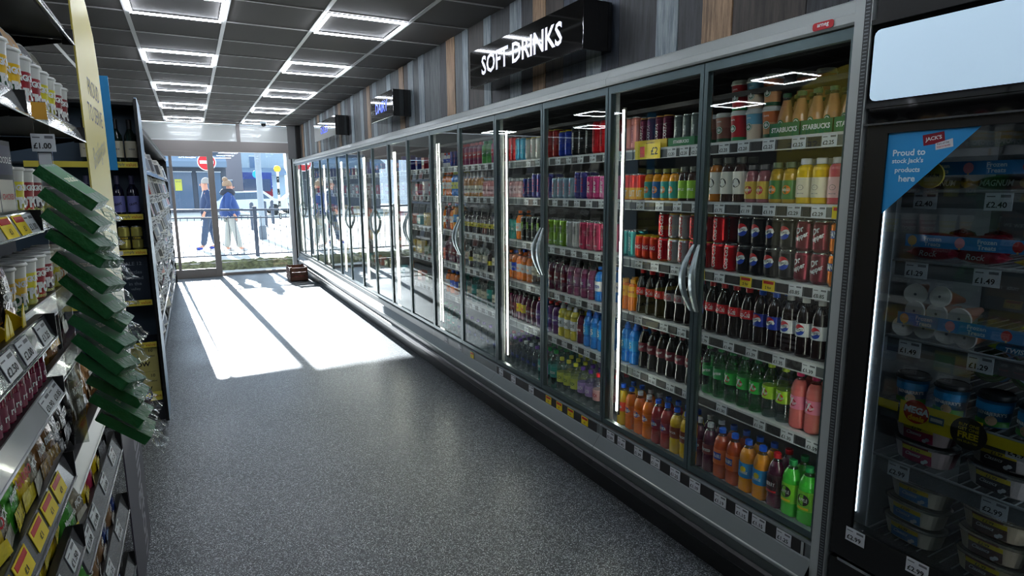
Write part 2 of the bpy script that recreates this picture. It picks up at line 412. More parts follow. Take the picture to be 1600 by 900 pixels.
def can(h, r, wall, deco=None, lid=None, base=None):
    b = MB(); b.lathe([(0, .004), (r*.7, .0), (r*.82, .004), (r, .012), (r, h-.014), (r*.86, h-.004)], wall, 18)
    if deco: deco(b, r+.0009, h*.5, h)
    l = MB(); l.lathe([(r*.88, h-.006), (r*.88, h), (r*.80, h), (r*.78, h-.005), (0, h-.005)], lid or ALU, 16)
    l.bx(-.008, .008, -.018, .002, h-.005, h-.0035, ALU)
    return [('body', b), ('lid', l)]
def cup(h, r, wall, deco=None, lid=WHITE):
    b = MB(); b.lathe([(0, 0), (r*.76, 0), (r*.78, .004), (r*.97, h*.86)], wall, 18)
    if deco: deco(b, r, h*.4, h)
    l = MB(); l.lathe([(r, h*.84), (r*1.05, h*.86), (r*1.05, h*.89), (r*.97, h*.9), (r*.93, h*.98), (r*.86, h), (r*.8, h*.975), (0, h*.975)], lid, 18)
    return [('body', b), ('lid', l)]
def carton(w_, d_, h, wall, deco=None, roof=False):
    b = MB(); b.bx(-w_/2, w_/2, -d_/2, d_/2, 0, h, wall)
    if roof: b.prism([(-w_/2, -d_/2, h), (-w_/2, d_/2, h), (-w_/2, 0, h+.03)], (w_, 0, 0), wall)
    if deco: deco(b, d_/2+.0006, h)
    return [('body', b)]
def ft(b, d, t, z, h, m, maxw, x=0, shear=0, bold=.02): b.text(t, (x, -d-.0005, z), (1, 0, 0), (0, 0, 1), h, m, maxw, bold, shear)
def fr_(b, d, x0, x1, z0, z1, m, e=0): b.quad((x0, -d-e, z0), (x1, -d-e, z0), (x1, -d-e, z1), (x0, -d-e, z1), m)
W_ = WHITE
def d_cola(l, r, z, h): l.wtext('Coca-Cola', r, z, h*.62, W_, .055, .01, 0, .35)
def d_colas(l, r, z, h): l.wtext('Coca-Cola', r, z, h*.62, RED, .055, .01, 0, .35)
def d_pep(l, r, z, h): l.wglobe(r, z, h*.44, RED, W_, BLUE); l.wtext('PEPSI', r+.0004, z, h*.17, INK, .040, .005)
def d_pepw(l, r, z, h): l.wglobe(r, z, h*.40, RED, W_, BLUE); l.wtext('PEPSI', r+.0004, z, h*.17, INK, .040, .005)
def d_drp(l, r, z, h): l.wtext('Dr Pepper', r, z, h*.45, W_, .055, .02, .18, .25)
def d_7up(l, r, z, h): l.wdisc(r, z-.002, h*.27, RED, n=16); l.wtext('7', r+.0003, z, h*.72, W_, .03, u0=-.008); l.wtext('UP', r+.0006, z-.004, h*.2, W_, .02, u0=.008)
def d_spr(l, r, z, h): l.wtext('Sprite', r, z, h*.45, W_, .05, .02, .2, .2)
def d_fan(l, r, z, h): l.wdisc(r, z, h*.36, BLUE, sy=.9); l.wtext('Fanta', r+.0004, z, h*.4, W_, .05, .03, .12)
def d_irn(l, r, z, h): l.wrect(r, z+.004, .04, h*.45, BLUE); l.wtext('IRN-BRU', r+.0004, z+.004, h*.26, W_, .038)
def d_bl(l, r, z, h): l.wdisc(r, z+.006, h*.2, YEL); l.wtext('ORANGE', r+.0004, z-.008, h*.18, W_, .04)
def d_dark(l, r, z, h): l.wdisc(r, z, h*.4, INK); l.wtext('BERRY', r+.0004, z, h*.2, W_, .04); l.wrect(r, z-h*.38, .05, h*.1, RED)
def d_grn(l, r, z, h): l.wdisc(r, z+.006, h*.3, INK); l.wtext('APPLE', r+.0004, z+.006, h*.18, W_, .035); l.wrect(r, z-h*.36, .045, h*.12, YEL)
def d_tim(l, r, z, h): l.wrect(r, z+.01, .04, h*.25, YEL); l.wtext('MT', r+.0004, z-.01, h*.32, W_, .035)
def d_mtn(l, r, z, h): l.wtext('Dew', r, z, h*.5, RED, .045, .03, .2, .2)
def d_dot(c, t): 
    def f(l, r, z, h): l.wdisc(r, z, min(h*.36, .017), c); l.wtext(t, r+.0005, z, h*.15, W_, .03)
    return f
def d_txt(t, m, sc=.3, rot=0, mw=.05, shear=0):
    def f(l, r, z, h): l.wtext(t, r, z, h*sc, m, mw, .02, rot, shear)
    return f
def d_band(m, t, tm, zz=0, hh=.3):
    def f(l, r, z, h): l.wrect(r, z+zz*h, r*2.6, hh*h, m, n=10); l.wtext(t, r+.0005, z+zz*h, hh*h*.55, tm, r*1.7)
    return f
def d_vert(t, m, w__=.018, z0=0, ln=.075):
    def f(l, r, z, h):
        l.wtext(t, r, z+z0, w__, m, ln, .02, PI/2, .2)
    return f
def d_claw(m, t, tm):
    def f(l, r, z, h):
        for k in (-1, 0, 1): l.wrap([(k*.009-.0025, .02), (k*.009+.003, .022), (k*.009+.004, -.022), (k*.009+.001, -.038+abs(k)*.01), (k*.009-.001, -.02)], [(4, 3, 2, 1, 0)[::-1]], r, m, z+h*.16)
        l.wtext(t, r, z-h*.32, .009, tm, .04)
    return f
def d_cup(top, mid_, low):
    def f(l, r, z, h):
        n = 18
        def ring(z0, z1, m):
            q0 = r*(.78+.19*z0/(h*.86))+.0006; q1 = r*(.78+.19*z1/(h*.86))+.0006
            l.lathe([(q0, z0), (q1, z1)], m, n)
        if top: ring(h*.50, h*.83, top)
        if low: ring(h*.03, h*.14, low)
        rr = r*.93
        l.wdisc(rr+.001, h*.42, .0155, GREEN, n=18); l.wdisc(rr+.0014, h*.42, .0145, W_, n=18); l.wdisc(rr+.0018, h*.42, .0115, GREEN, n=18)
        l.wdisc(rr+.0022, h*.415, .0055, W_, sy=1.3, n=10)
        l.wrap([(-.003, .006), (.003, .006), (0, .011)], [(0, 1, 2)], rr+.0022, W_, h*.42)
        for sg in (-1, 1): l.wrap([(sg*.007, -.007), (sg*.0095, -.004), (sg*.0075, .006), (sg*.006, .004)], [(0, 1, 2, 3)], rr+.0022, W_, h*.42)
        l.wtext('CAFFE', rr+.004, h*.70, .006, W_, .03)
    return f
def d_frap(l, r, z, h):
    l.wdisc(r, z, .0135, GREEN, n=16); l.wdisc(r+.0004, z, .0095, W_, n=14); l.wdisc(r+.0008, z, .006, GREEN, n=10); l.wdisc(r+.0011, z-.001, .003, W_, n=8)
def d_inn(l, r, z, h):
    n = 14
    l.wrap([(.012*math.cos(2*PI*k/n)*q, .010*math.sin(2*PI*k/n)*q) for q in (1, .86) for k in range(n)], [(k, (k+1) % n, n+(k+1) % n, n+k) for k in range(n)], r, INKG, z)
    l.wtext('o o', r, z, .0025, INKG, .01); l.wtext('SMOOTHIE', r, z-.022, .004, INKG, .03)
def d_jb(l, r, z, h): l.wdisc(r, z, .019, INK, n=16); l.wtext('JUICE', r+.0005, z+.006, .009, W_, .03, .03); l.wtext('BURST', r+.0005, z-.006, .009, W_, .03, .03)
CRM = pm((232, 222, 196)); MAR = pm((104, 14, 34)); TEAL = pm((30, 150, 140)); LGR = pm((150, 205, 60)); PNK = pm((232, 70, 130)); LBL = pm((120, 190, 225)); SIL = pm((196, 198, 202)); OR_ = pm((240, 130, 30)); DGN = pm((10, 84, 50)); LPK = pm((240, 190, 190))
kr, kw, kb, kk, kg, ky, kp, km_ = km((205, 20, 32)), km((225, 226, 228)), km((24, 96, 220)), km((24, 24, 26)), km((20, 140, 70)), km((220, 225, 50)), km((90, 40, 150)), km((230, 40, 110))
H5, R5 = .228, .0325
KD = {}
def K(key, parts, name, look, cat, r): KD[key] = dict(parts=parts, name=name, look=look, cat=cat, r=r)
sb = 'soft_drink_bottle'
K('coke', bottle(H5, R5, 'contour', COLA, kr, pm((204, 16, 32)), (.43, .60), d_cola), sb, 'red label cola bottle', 'bottle', R5)
K('cokediet', bottle(H5, R5, 'contour', COLA, kw, pm((176, 168, 170)), (.43, .60), d_colas), sb, 'silver label cola bottle', 'bottle', R5)
K('cokezero', bottle(H5, R5, 'contour', COLA, kk, pm((204, 16, 32)), (.43, .60), d_cola), sb, 'black capped cola bottle', 'bottle', R5)
K('cherry', bottle(H5, R5, 'contour', COLA, km((120, 14, 34)), pm((110, 12, 34)), (.40, .60), d_drp), sb, 'maroon label dark soda bottle', 'bottle', R5)
K('pepsi', bottle(H5, R5, 'straight', COLA, kb, pm((24, 48, 150)), (.35, .58), d_pep), sb, 'blue label cola bottle', 'bottle', R5)
K('pepsid', bottle(H5, R5, 'straight', COLA, kw, pm((226, 228, 230)), (.35, .58), d_pepw), sb, 'white label cola bottle', 'bottle', R5)
K('sprite', bottle(H5, R5, 'straight', PETG, kg, pm((40, 150, 80)), (.38, .58), d_spr), sb, 'clear soda bottle with green label', 'bottle', R5)
K('7up', bottle(H5, R5, 'straight', PETG, kg, pm((40, 175, 60)), (.35, .58), d_7up), sb, 'lime soda bottle, green label', 'bottle', R5)
K('7upy', bottle(H5, R5, 'straight', PET, km((190, 225, 70)), pm((170, 215, 50)), (.35, .58), d_7up), sb, 'lime soda bottle, yellow-green label', 'bottle', R5)
K('7upp', bottle(H5, R5, 'straight', PINKL, km_, pm((240, 130, 160)), (.35, .58), d_7up), sb, 'pink soda bottle, pink cap', 'bottle', R5)
K('dew', bottle(H5, R5, 'straight', GRNL, kg, pm((40, 160, 60)), (.35, .58), d_mtn), sb, 'bright green soda bottle', 'bottle', R5)
K('fanta', bottle(H5, R5, 'straight', ORNG, kb, pm((240, 120, 20)), (.36, .58), d_fan), sb, 'orange soda bottle, blue cap', 'bottle', R5)
K('fantaw', bottle(H5, R5, 'straight', ORNG, kw, pm((240, 130, 30)), (.36, .58), d_fan), sb, 'orange soda bottle, white cap', 'bottle', R5)
K('lemon', bottle(H5, R5, 'straight', YELL, kb, pm((226, 70, 40)), (.36, .58), d_fan), sb, 'yellow soda bottle, blue cap', 'bottle', R5)
K('fruit', bottle(H5, R5, 'straight', REDL, kb, pm((150, 30, 60)), (.36, .58), d_fan), sb, 'red soda bottle, blue cap', 'bottle', R5)
K('ginger', bottle(H5, R5, 'straight', YELL, kb, pm((130, 60, 30)), (.36, .60), d_txt('GINGER', W_, .2)), sb, 'golden soda bottle, brown label', 'bottle', R5)
K('tizer', bottle(H5, R5, 'straight', PURL, kw, pm((120, 24, 36)), (.38, .58), d_txt('Vimto', W_, .4)), sb, 'dark red soda bottle, white cap', 'bottle', R5)
K('irn', bottle(H5, R5+.002, 'straight', liq('bronze drink', (190, 74, 20)), kb, pm((226, 106, 30)), (.30, .60), d_irn), sb, 'bronze soda bottle, orange label', 'bottle', R5)
K('ornb', bottle(H5, R5+.002, 'straight', liq('amber orange drink', (232, 150, 20)), kb, pm((30, 140, 205)), (.30, .58), d_bl), sb, 'orange drink bottle, blue label', 'bottle', R5)
K('rub', bottle(H5, R5+.002, 'straight', PURL, kr, pm((60, 16, 30)), (.28, .62), d_dark), sb, 'dark berry bottle, red cap', 'bottle', R5)
K('green', bottle(H5, R5+.003, 'straight', GRNL, kg, pm((120, 200, 40)), (.26, .60), d_grn), sb, 'green apple drink bottle', 'bottle', R5)
K('timd', bottle(H5, R5, 'straight', PURL, km((120, 40, 60)), pm((90, 50, 40)), (.30, .62), d_tim), sb, 'dark drink bottle, brown label', 'bottle', R5)
K('sportb', bottle(.215, .033, 'sport', BLUL, km((30, 110, 220)), pm((40, 150, 220)), (.34, .60), d_txt('5', W_, .6)), 'sports_bottle', 'blue sports drink bottle', 'bottle', .033)
K('sporty', bottle(.215, .033, 'sport', AMB, kw, pm((232, 200, 40)), (.34, .60), d_band(W_, 'ADE', INK, 0, .5)), 'sports_bottle', 'amber sports drink, yellow label', 'bottle', .033)
K('oj', bottle(.15, .026, 'juice', liq('orange juice', (240, 160, 10)), km((120, 126, 70)), pm((60, 160, 150)), (.08, .60), d_dot(OR_, 'ORANGE')), 'juice_bottle', 'small orange juice, teal label', 'bottle', .026)
K('ojb', bottle(.15, .026, 'juice', liq('orange juice', (240, 160, 10)), km((120, 126, 70)), pm((50, 110, 170)), (.08, .60), d_dot(OR_, 'SMOOTH')), 'juice_bottle', 'small orange juice, blue label', 'bottle', .026)
K('apj', bottle(.155, .026, 'juice', liq('dark juice', (50, 24, 18)), km((110, 112, 104)), pm((150, 200, 60)), (.08, .60), d_txt('APPLE', W_, .13)), 'juice_bottle', 'dark juice, lime green label', 'bottle', .026)
K('jbo', bottle(.185, .032, 'juice', liq('burst orange juice', (190, 112, 10)), km((110, 112, 104)), pm((236, 232, 222)), (.18, .68), d_jb), 'juice_bottle', 'large orange juice, white label', 'bottle', .032)
K('jbd', bottle(.185, .032, 'juice', liq('dark juice', (50, 24, 18)), km((110, 112, 104)), pm((232, 228, 216)), (.18, .68), d_jb), 'juice_bottle', 'large dark juice, white label', 'bottle', .032)
K('smo', bottle(.15, .029, 'juice', SMOO, km((100, 96, 98)), pm((224, 190, 80)), (.10, .56), d_dot(pm((200, 60, 60)), 'BERRY')), 'juice_bottle', 'mauve smoothie, yellow label', 'bottle', .029)
K('smt', bottle(.155, .029, 'juice', MIX, km((90, 110, 84)), pm((70, 130, 70)), (.10, .56), d_dot(OR_, 'MANGO')), 'juice_bottle', 'tropical smoothie, green label', 'bottle', .029)
K('inny', bottle(.165, .031, 'square', liq('yellow juice', (226, 186, 20)), kw, CRM, (.14, .58), d_inn), 'juice_bottle', 'yellow juice, cream label', 'bottle', .031)
K('innp', bottle(.165, .031, 'square', liq('strawberry smoothie', (206, 78, 96)), kw, LPK, (.14, .58), d_inn), 'juice_bottle', 'pink smoothie, pale pink label', 'bottle', .031)
K('frap', bottle(.162, .031, 'frap', MILK, km((40, 96, 60)), None), 'coffee_bottle', 'green capped glass coffee bottle', 'bottle', .031)
_f = KD['frap']['parts']; _l = MB(); d_frap(_l, .0318, .05, .03); _f.insert(1, ('label', _l))
K('cokecan', can(.116, .033, cm((200, 12, 28)), d_vert('Coca-Cola', W_, .024, 0, .095)), 'drink_can', 'red cola can', 'can', .033)
K('cokedcan', can(.116, .033, cm((178, 176, 178)), d_vert('Coca-Cola', RED, .024, 0, .095), km((214, 170, 60))), 'drink_can', 'silver cola can, gold rim', 'can', .033)
K('cokexcan', can(.116, .033, cm((168, 14, 26)), d_vert('Coca-Cola', INK, .024, 0, .095), km((214, 170, 60))), 'drink_can', 'red cola can, gold rim', 'can', .033)
def d_pepcan(l, r, z, h): l.wglobe(r, z+.006, .026, RED, W_, BLUE); l.wtext('PEPSI', r+.0006, z+.006, .0105, INK, .042, .008)
K('pepcan', can(.116, .033, cm((12, 12, 16)), d_pepcan), 'drink_can', 'black cola can with round emblem', 'can', .033)
def d_drcan(l, r, z, h): l.wtext('Dr', r, z+.022, .022, W_, .04, .04, .5, .2, u0=-.006); l.wtext('Pepper', r, z-.006, .024, W_, .06, .04, .5, .2)
K('drcan', can(.116, .033, cm((112, 16, 40)), d_drcan), 'drink_can', 'maroon soda can', 'can', .033)
def d_fcan(l, r, z, h): l.wrect(r, z+.012, .06, .028, BLUE, n=8); l.wtext('FANTA', r+.0006, z+.014, .024, W_, .058, .05, .1)
K('fcan', can(.116, .033, cm((244, 130, 14)), d_fcan), 'drink_can', 'orange soda can', 'can', .033)
K('tealcan', can(.135, .028, cm((60, 150, 150)), d_vert('ENERGY', W_, .016)), 'slim_can', 'teal patterned slim can', 'can', .028)
K('redycan', can(.116, .027, cm((206, 60, 26)), d_band(RED, 'ZING', W_, 0, .3), km((226, 186, 30))), 'slim_can', 'small orange-red can, yellow rim', 'can', .027)
K('rainc', can(.13, .027, cm((232, 60, 50)), d_band(pm((244, 180, 40)), 'FRUIT', W_, -.25, .45)), 'slim_can', 'red and yellow slim can', 'can', .027)
K('peach', can(.165, .028, cm((236, 150, 140)), d_vert('FREESTYLE', MAR, .014, 0, .11)), 'tall_can', 'peach pink tall can', 'can', .028)
K('costa', can(.15, .026, cm((92, 22, 56)), d_vert('COSTA', W_, .02, 0, .08), km((226, 160, 60))), 'coffee_can', 'maroon iced coffee can, gold top', 'can', .026)
K('sbcan', can(.14, .026, cm((98, 108, 108)), d_vert('coffee', W_, .012)), 'coffee_can', 'grey iced coffee can', 'can', .026)
K('cupr', cup(.122, .037, pm((186, 16, 34)), d_cup(None, None, pm((30, 140, 80)))), 'coffee_cup', 'red iced coffee cup', 'cup', .037)
K('cupb', cup(.122, .037, pm((236, 214, 190)), d_cup(pm((110, 180, 214)), None, None)), 'coffee_cup', 'blue and cream iced coffee cup', 'cup', .037)
K('cupo', cup(.122, .037, pm((222, 160, 110)), d_cup(pm((206, 106, 44)), None, DGN)), 'coffee_cup', 'orange iced coffee cup', 'cup', .037)
K('cupg', cup(.122, .037, pm((150, 98, 82)), d_cup(pm((170, 120, 104)), None, DGN)), 'coffee_cup', 'brown iced coffee cup', 'cup', .037)
K('luc', bottle(.165, .029, 'square', liq('orange energy drink', (244, 130, 10)), km((250, 170, 20)), pm((250, 190, 30)), (.45, .78), d_txt('ORANGE', RED, .2)), 'energy_bottle', 'orange energy bottle, yellow label', 'bottle', .029)
# energy and mixed items of the second and third cabinets
def E(key, rgb, h, r, t, tm, lid=None, look=None): K(key, can(h, r, cm(rgb), d_claw(tm, t, W_) if t == 'MONSTER' else d_vert(t, tm, .018, 0, h*.7), lid), 'energy_can', look, 'can', r)
E('e_red', (196, 20, 30), .168, .033, 'boost', W_, None, 'tall red energy can')
E('e_lb', (90, 185, 225), .15, .031, 'boost', W_, None, 'light blue energy can')
E('e_wh', (226, 226, 220), .14, .03, 'prime', RED, km((226, 196, 40)), 'white energy can, yellow top')
E('e_yk', (150, 30, 30), .168, .033, 'emerge', W_, km((238, 206, 30)), 'dark red can, yellow top')
E('e_bl', (28, 60, 176), .15, .033, 'emerge', W_, km((238, 206, 30)), 'blue energy can, yellow top')
E('e_bk', (20, 20, 22), .168, .033, 'relentless', W_, None, 'tall black energy can')
E('e_rr', (210, 20, 36), .172, .033, 'relentless', INK, km((190, 20, 30)), 'bright red tall energy can')
E('e_pw', (58, 56, 140), .155, .029, 'Red Bull', RED, None, 'tall violet-blue energy can')
E('e_nb', (30, 44, 120), .13, .026, 'Red Bull', RED, None, 'navy slim energy can')
E('e_sv', (150, 182, 206), .125, .026, 'Red Bull', RED, None, 'silver-blue slim energy can')
E('e_pk', (206, 44, 126), .13, .028, 'zero', W_, None, 'magenta slim energy can')
E('e_pl', (222, 120, 176), .13, .028, 'zero', W_, None, 'light pink slim can')
E('e_mk', (16, 20, 18), .162, .033, 'MONSTER', LGR, None, 'black can with green claws')
E('e_ml', (130, 176, 40), .162, .033, 'MONSTER', INK, None, 'lime green energy can')
E('e_mw', (206, 208, 210), .162, .033, 'MONSTER', INKG, None, 'white energy can with claws')
E('e_mp', (206, 70, 110), .162, .033, 'MONSTER', MAR, None, 'pink energy can with claws')
def Bt(key, h, r, st, lq, cap, lab, t, look, tm=W_, lz=(.3, .58), nm='drink_bottle'): K(key, bottle(h, r, st, lq, cap, lab, lz, d_txt(t, tm, .35), n=12), nm, look, 'bottle', r)
Bt('pinks', .13, .027, 'juice', liq('pale pink drink', (226, 170, 170)), kw, pm((236, 200, 204)), 'yog', 'small pale pink bottle', MAR, (.2, .6))
Bt('teals', .16, .03, 'square', TEAL, kk, pm((20, 130, 120)), 'max', 'teal drink bottle')
Bt('orcap', .2, .031, 'straight', ORNG, km((240, 110, 20)), W_, 'luco', 'orange bottle, white label', OR_)
Bt('purp', .2, .031, 'straight', PURL, kk, MAR, 'ribena', 'dark purple bottle, maroon label')
Bt('mauv', .2, .031, 'sport', liq('mauve drink', (130, 60, 96)), kk, pm((120, 60, 110)), 'vit', 'mauve sports bottle')
Bt('blub', .2, .033, 'straight', BLUL, km((30, 110, 220)), W_, 'mtn', 'bright blue bottle', BLUE)
Bt('blab', .205, .034, 'straight', ORNG, kb, pm((30, 70, 190)), 'Fanta', 'orange bottle, big blue label')
Bt('dkyl', .205, .032, 'straight', PURL, kk, YEL, 'rio', 'dark purple bottle, yellow label', RED)
Bt('vio', .205, .031, 'straight', liq('violet drink', (104, 56, 120)), kr, pm((110, 70, 150)), 'splash', 'violet flavoured water bottle')
Bt('ylw', .21, .033, 'sport', liq('lemon sports drink', (214, 196, 60)), kw, W_, 'ADE', 'yellow sports bottle', INK)
Bt('water', .222, .033, 'straight', PET, kp, clear('faint blue label', (190, 210, 235), 1.5, .2, 1, .1), 'SPRING', 'clear water bottle, purple cap', BLUE)
Bt('waterw', .222, .033, 'straight', PET, kw, clear('faint blue label', (190, 210, 235)), 'SPRING', 'clear water bottle, white cap', BLUE)
Bt('waterr', .222, .033, 'straight', PET, kr, LPK, 'TOUCH', 'clear water bottle, red cap', RED)
Bt('watery', .222, .033, 'straight', PET, ky, pm((214, 220, 90)), 'TOUCH', 'clear water bottle, yellow cap', DGN)
Bt('waterp', .222, .033, 'straight', PET, kp, pm((170, 140, 200)), 'TOUCH', 'clear water bottle, violet label', W_)
Bt('aqua', .25, .038, 'straight', PETB, kg, pm((30, 150, 140)), 'buxton', 'large aqua water bottle')
Bt('amb', .19, .029, 'wine', AMB, kw, CRM, 'kom', 'amber bottle with long neck', INK, (.15, .45))
Bt('pinkb', .14, .029, 'juice', liq('rosy drink', (214, 140, 140)), kw, LPK, 'shake', 'rosy milkshake bottle', MAR, (.15, .55))
Bt('blye', .2, .031, 'straight', BLUL, ky, pm((220, 220, 90)), 'lem', 'blue bottle, yellow cap', BLUE)
Bt('clby', .17, .03, 'juice', liq('dark tea', (58, 48, 50)), kk, pm((206, 190, 50)), 'tea', 'dark bottle, yellow label', INK, (.3, .5))
Bt('clr', .2, .03, 'straight', PET, kk, CRM, 'tonic', 'clear bottle, cream label', INK)
Bt('pouch', .17, .036, 'square', pm((150, 30, 90)), kr, pm((190, 40, 60)), 'Capri', 'purple-red drink pouch bottle')
Bt('pouchg', .17, .036, 'square', pm((70, 160, 60)), kg, pm((40, 120, 50)), 'Capri', 'green drink pouch bottle')
Bt('snk', .12, .03, 'juice', pm((226, 226, 230)), kr, BLUE, 'milk', 'white milk drink bottle')
def Pk(key, w_, h, rgb, rgb2, t, look, nm='food_pack', dp=.06):
    c1, c2 = pm(rgb), pm(rgb2)
    def dc(b, d, hh): fr_(b, d, -w_/2*.9, w_/2*.9, hh*.35, hh*.75, c2); ft(b, d+.0005, t, hh*.55, hh*.18, W_, w_*.8)
    K(key, carton(w_, dp, h, c1, dc), nm, look, 'carton', w_/2)
Pk('p_bl', .10, .12, (40, 70, 170), (220, 60, 60), 'MILK', 'blue dairy pack')
Pk('p_rd', .09, .11, (190, 40, 60), (230, 220, 220), 'YOG', 'red yogurt pack')
Pk('p_tl', .11, .09, (40, 150, 150), (230, 240, 240), 'OATS', 'teal dairy pack')
Pk('p_wh', .09, .13, (214, 214, 216), (150, 40, 60), 'CREAM', 'white dairy pack')
Pk('p_pu', .08, .15, (70, 60, 150), (150, 140, 210), 'SHAKE', 'violet dairy pack')
Pk('p_or', .10, .10, (220, 110, 70), (240, 220, 200), 'HAM', 'orange meat pack')
Pk('p_gr', .11, .08, (110, 130, 90), (220, 220, 190), 'SALAD', 'green salad pack')
Pk('p_ye', .11, .12, (226, 190, 90), (240, 220, 160), 'CHEESE', 'yellow cheese pack')

PROTO = {}
def proto(key):
    if key not in PROTO:
        d = KD[key]; j = MB()
        for nm, mb in d['parts']: j.join(mb)
        PROTO[key] = ([(nm, mb.mesh(nm)) for nm, mb in d['parts']], j.mesh(d['name']))
    return PROTO[key]
def place(key, x, y, z, label, group, rz=-PI/2, full=True, jit=.15, tilt=0):
    d = KD[key]; parts, joined = proto(key)
    rot = (tilt, 0, rz+random.uniform(-jit, jit))
    if full and len(parts) > 1:
        o = thing(d['name'], label, d['cat'], (x, y, z), rot, group)
        for nm, me in parts: put(nm, me, o)
    else:
        o = tag(put(d['name'], joined, None, (x, y, z), rot), label, d['cat'], group)
    return o

# ------------------------------------------------------------------ glass door cabinets
def price_card(t, yellow=False):
    """card facing local -y, origin at its top centre"""
    b = MB(); b.bx(-.031, .031, -.0012, 0, -.046, 0, YEL if yellow else CARD)
    if yellow: b.bx(-.025, .025, -.0018, -.0012, -.016, -.004, RED); 
    else:
        b.bx(-.027, -.008, -.0015, -.0012, -.011, -.008, INKG); b.bx(.004, .026, -.0015, -.0012, -.012, -.005, INKG)
    b.text(t, (-.003 if not yellow else 0, -.0021, -.031), (1, 0, 0), (0, 0, 1), .0155 if not yellow else .012, INK, .05, .018)
    return b
PCM = {}
def card(t, parent, loc, rz=-PI/2, yellow=False, scale=1, tilt=0):
    k = (t, yellow)
    if k not in PCM: PCM[k] = price_card(t, yellow).mesh('price_label')
    o = put('price_label', PCM[k], parent, loc, (tilt, 0, rz)); o.scale = (scale,)*3
    if yellow: o['label'] = 'yellow offer label'
    return o
SZ = [1.804, 1.556, 1.263, .977, .69]
NB = 9
BAY = ['nearest', 'second', 'third', 'fourth', 'fifth', 'sixth', 'seventh', 'eighth', 'farthest']
CARDS = {0: [[(2.15, '£2.20'), (2.07, '£2.20'), (2.0, '£2.20'), (1.84, '£2.20'), (1.74, '£2.20'), (1.62, '£2.25'), (1.49, '£2.25'), (1.37, '£2.25')],
             [(2.48, '£1.00'), (2.36, '£1.49'), (2.22, '£1.49'), (2.1, '£1.00'), (1.98, '£2.19'), (1.85, '£1.75'), (1.71, '£1.19'), (1.6, '£1.19'), (1.49, '£2.29'), (1.39, '£2.29'), (1.31, 'Y£1')],
             [(2.36, '£0.40'), (2.24, '£1.09'), (2.1, '£0.80'), (1.99, '£0.85'), (1.83, '£1.00'), (1.69, 'Y2 for'), (1.58, 'Y2 for'), (1.46, '£0.85'), (1.36, '£0.85')],
             [(2.48, '£1.40'), (2.35, '£1.75'), (2.16, '£1.40'), (2.04, '£1.40'), (1.9, '£1.79'), (1.76, '£1.40'), (1.64, '£1.39'), (1.51, '£1.35'), (1.38, '£1.39')],
             [(2.35, '£1.60'), (2.23, '£1.60'), (2.1, '£1.60'), (1.99, '£1.60'), (1.78, '£1.30'), (1.58, '£1.30'), (1.45, '£1.30'), (1.34, '£1.59')]],
         }
BASEC = {0: [(2.34, '£1.09'), (2.25, '£1.40'), (2.12, '£1.09'), (2.0, '£1.25'), (1.87, '£1.25'), (1.75, '£1.19'), (1.61, '£1.19'), (1.5, '£1.15'), (1.42, '£1.15'), (1.31, '£1.25')],
         1: [(3.58, '£1.00'), (3.4, '£1.25'), (3.16, '£1.09'), (2.95, 'Y£1'), (2.83, 'Y£1'), (2.71, 'Y£1'), (2.57, 'Y£1')], 2: [(4.07, 'Y£1'), (4.3, '£1.00'), (4.6, '£1.00')]}
LEDV = mat('cabinet led tube', (255, 252, 236), .4, emit=STRIP_STRENGTH)
SHELFW = mat('white shelf enamel', (206, 208, 208), .4); RAILG = mat('grey ticket rail', (96, 100, 102), .35)
BASEP = mat('grey base paint', (104, 112, 113), .42, .1)
BACKP = mat('cabinet back lining', (92, 88, 86), .5)
def handle_mesh(sg):
    """bowed flat pull; sg=+1 bows towards +y"""
    b = MB(); n = 12; R = []
    for i in range(n+1):
        t_ = i/n; s_ = math.sin(PI*t_); z = .14-.28*t_; wd = .006+.009*s_+.004*t_
        x = -.004-.046*s_; y = sg*(.014*s_-.004)
        R.append([(x, y-wd, z), (x, y+wd, z), (x+.010, y+wd*.8, z), (x+.010, y-wd*.8, z)])
    for a, c in zip(R, R[1:]): b.add(a+c, [(k, (k+1) % 4, 4+(k+1) % 4, 4+k) for k in range(4)], HND, True)
    b.add(R[0], [(3, 2, 1, 0)], HND); b.add(R[-1], [(0, 1, 2, 3)], HND)
    return b
HND = mat('brushed handle', (150, 164, 166), .32, .5)
HM = {s: handle_mesh(s).mesh('handle') for s in (-1, 1)}
def extr(mb, prof, y0, y1, m, smooth=False):
    """open x-z profile pulled along y"""
    for (a, b) in zip(prof, prof[1:]):
        mb.quad((a[0], y0, a[1]), (b[0], y0, b[1]), (b[0], y1, b[1]), (a[0], y1, a[1]), m)
def door(parent, ya, yb, hs):
    zb, zt = .402, 2.095; s_ = .021; d = MB(); x0, x1 = 1.818, 1.842
    d.bx(x0, x1, ya+.002, ya+s_, zb, zt, DOORM); d.bx(x0, x1, yb-s_, yb-.002, zb, zt, DOORM)
    d.bx(x0, x1, ya+s_, yb-s_, zb, zb+.026, DOORM); d.bx(x0, x1, ya+s_, yb-s_, zt-.034, zt, DOORM)
    for yy in (ya+s_, yb-s_-.003): d.bx(x1, x1+.006, yy, yy+.003, zb+.02, zt-.03, CHROME)
    f = d.build('door', parent)
    MB().bx(XG, XG+.004, ya+s_, yb-s_, zb+.026, zt-.034, GLASS).build('pane', f)
    put('handle', HM[hs], f, (1.818, (ya+.018) if hs > 0 else (yb-.018), 1.247))
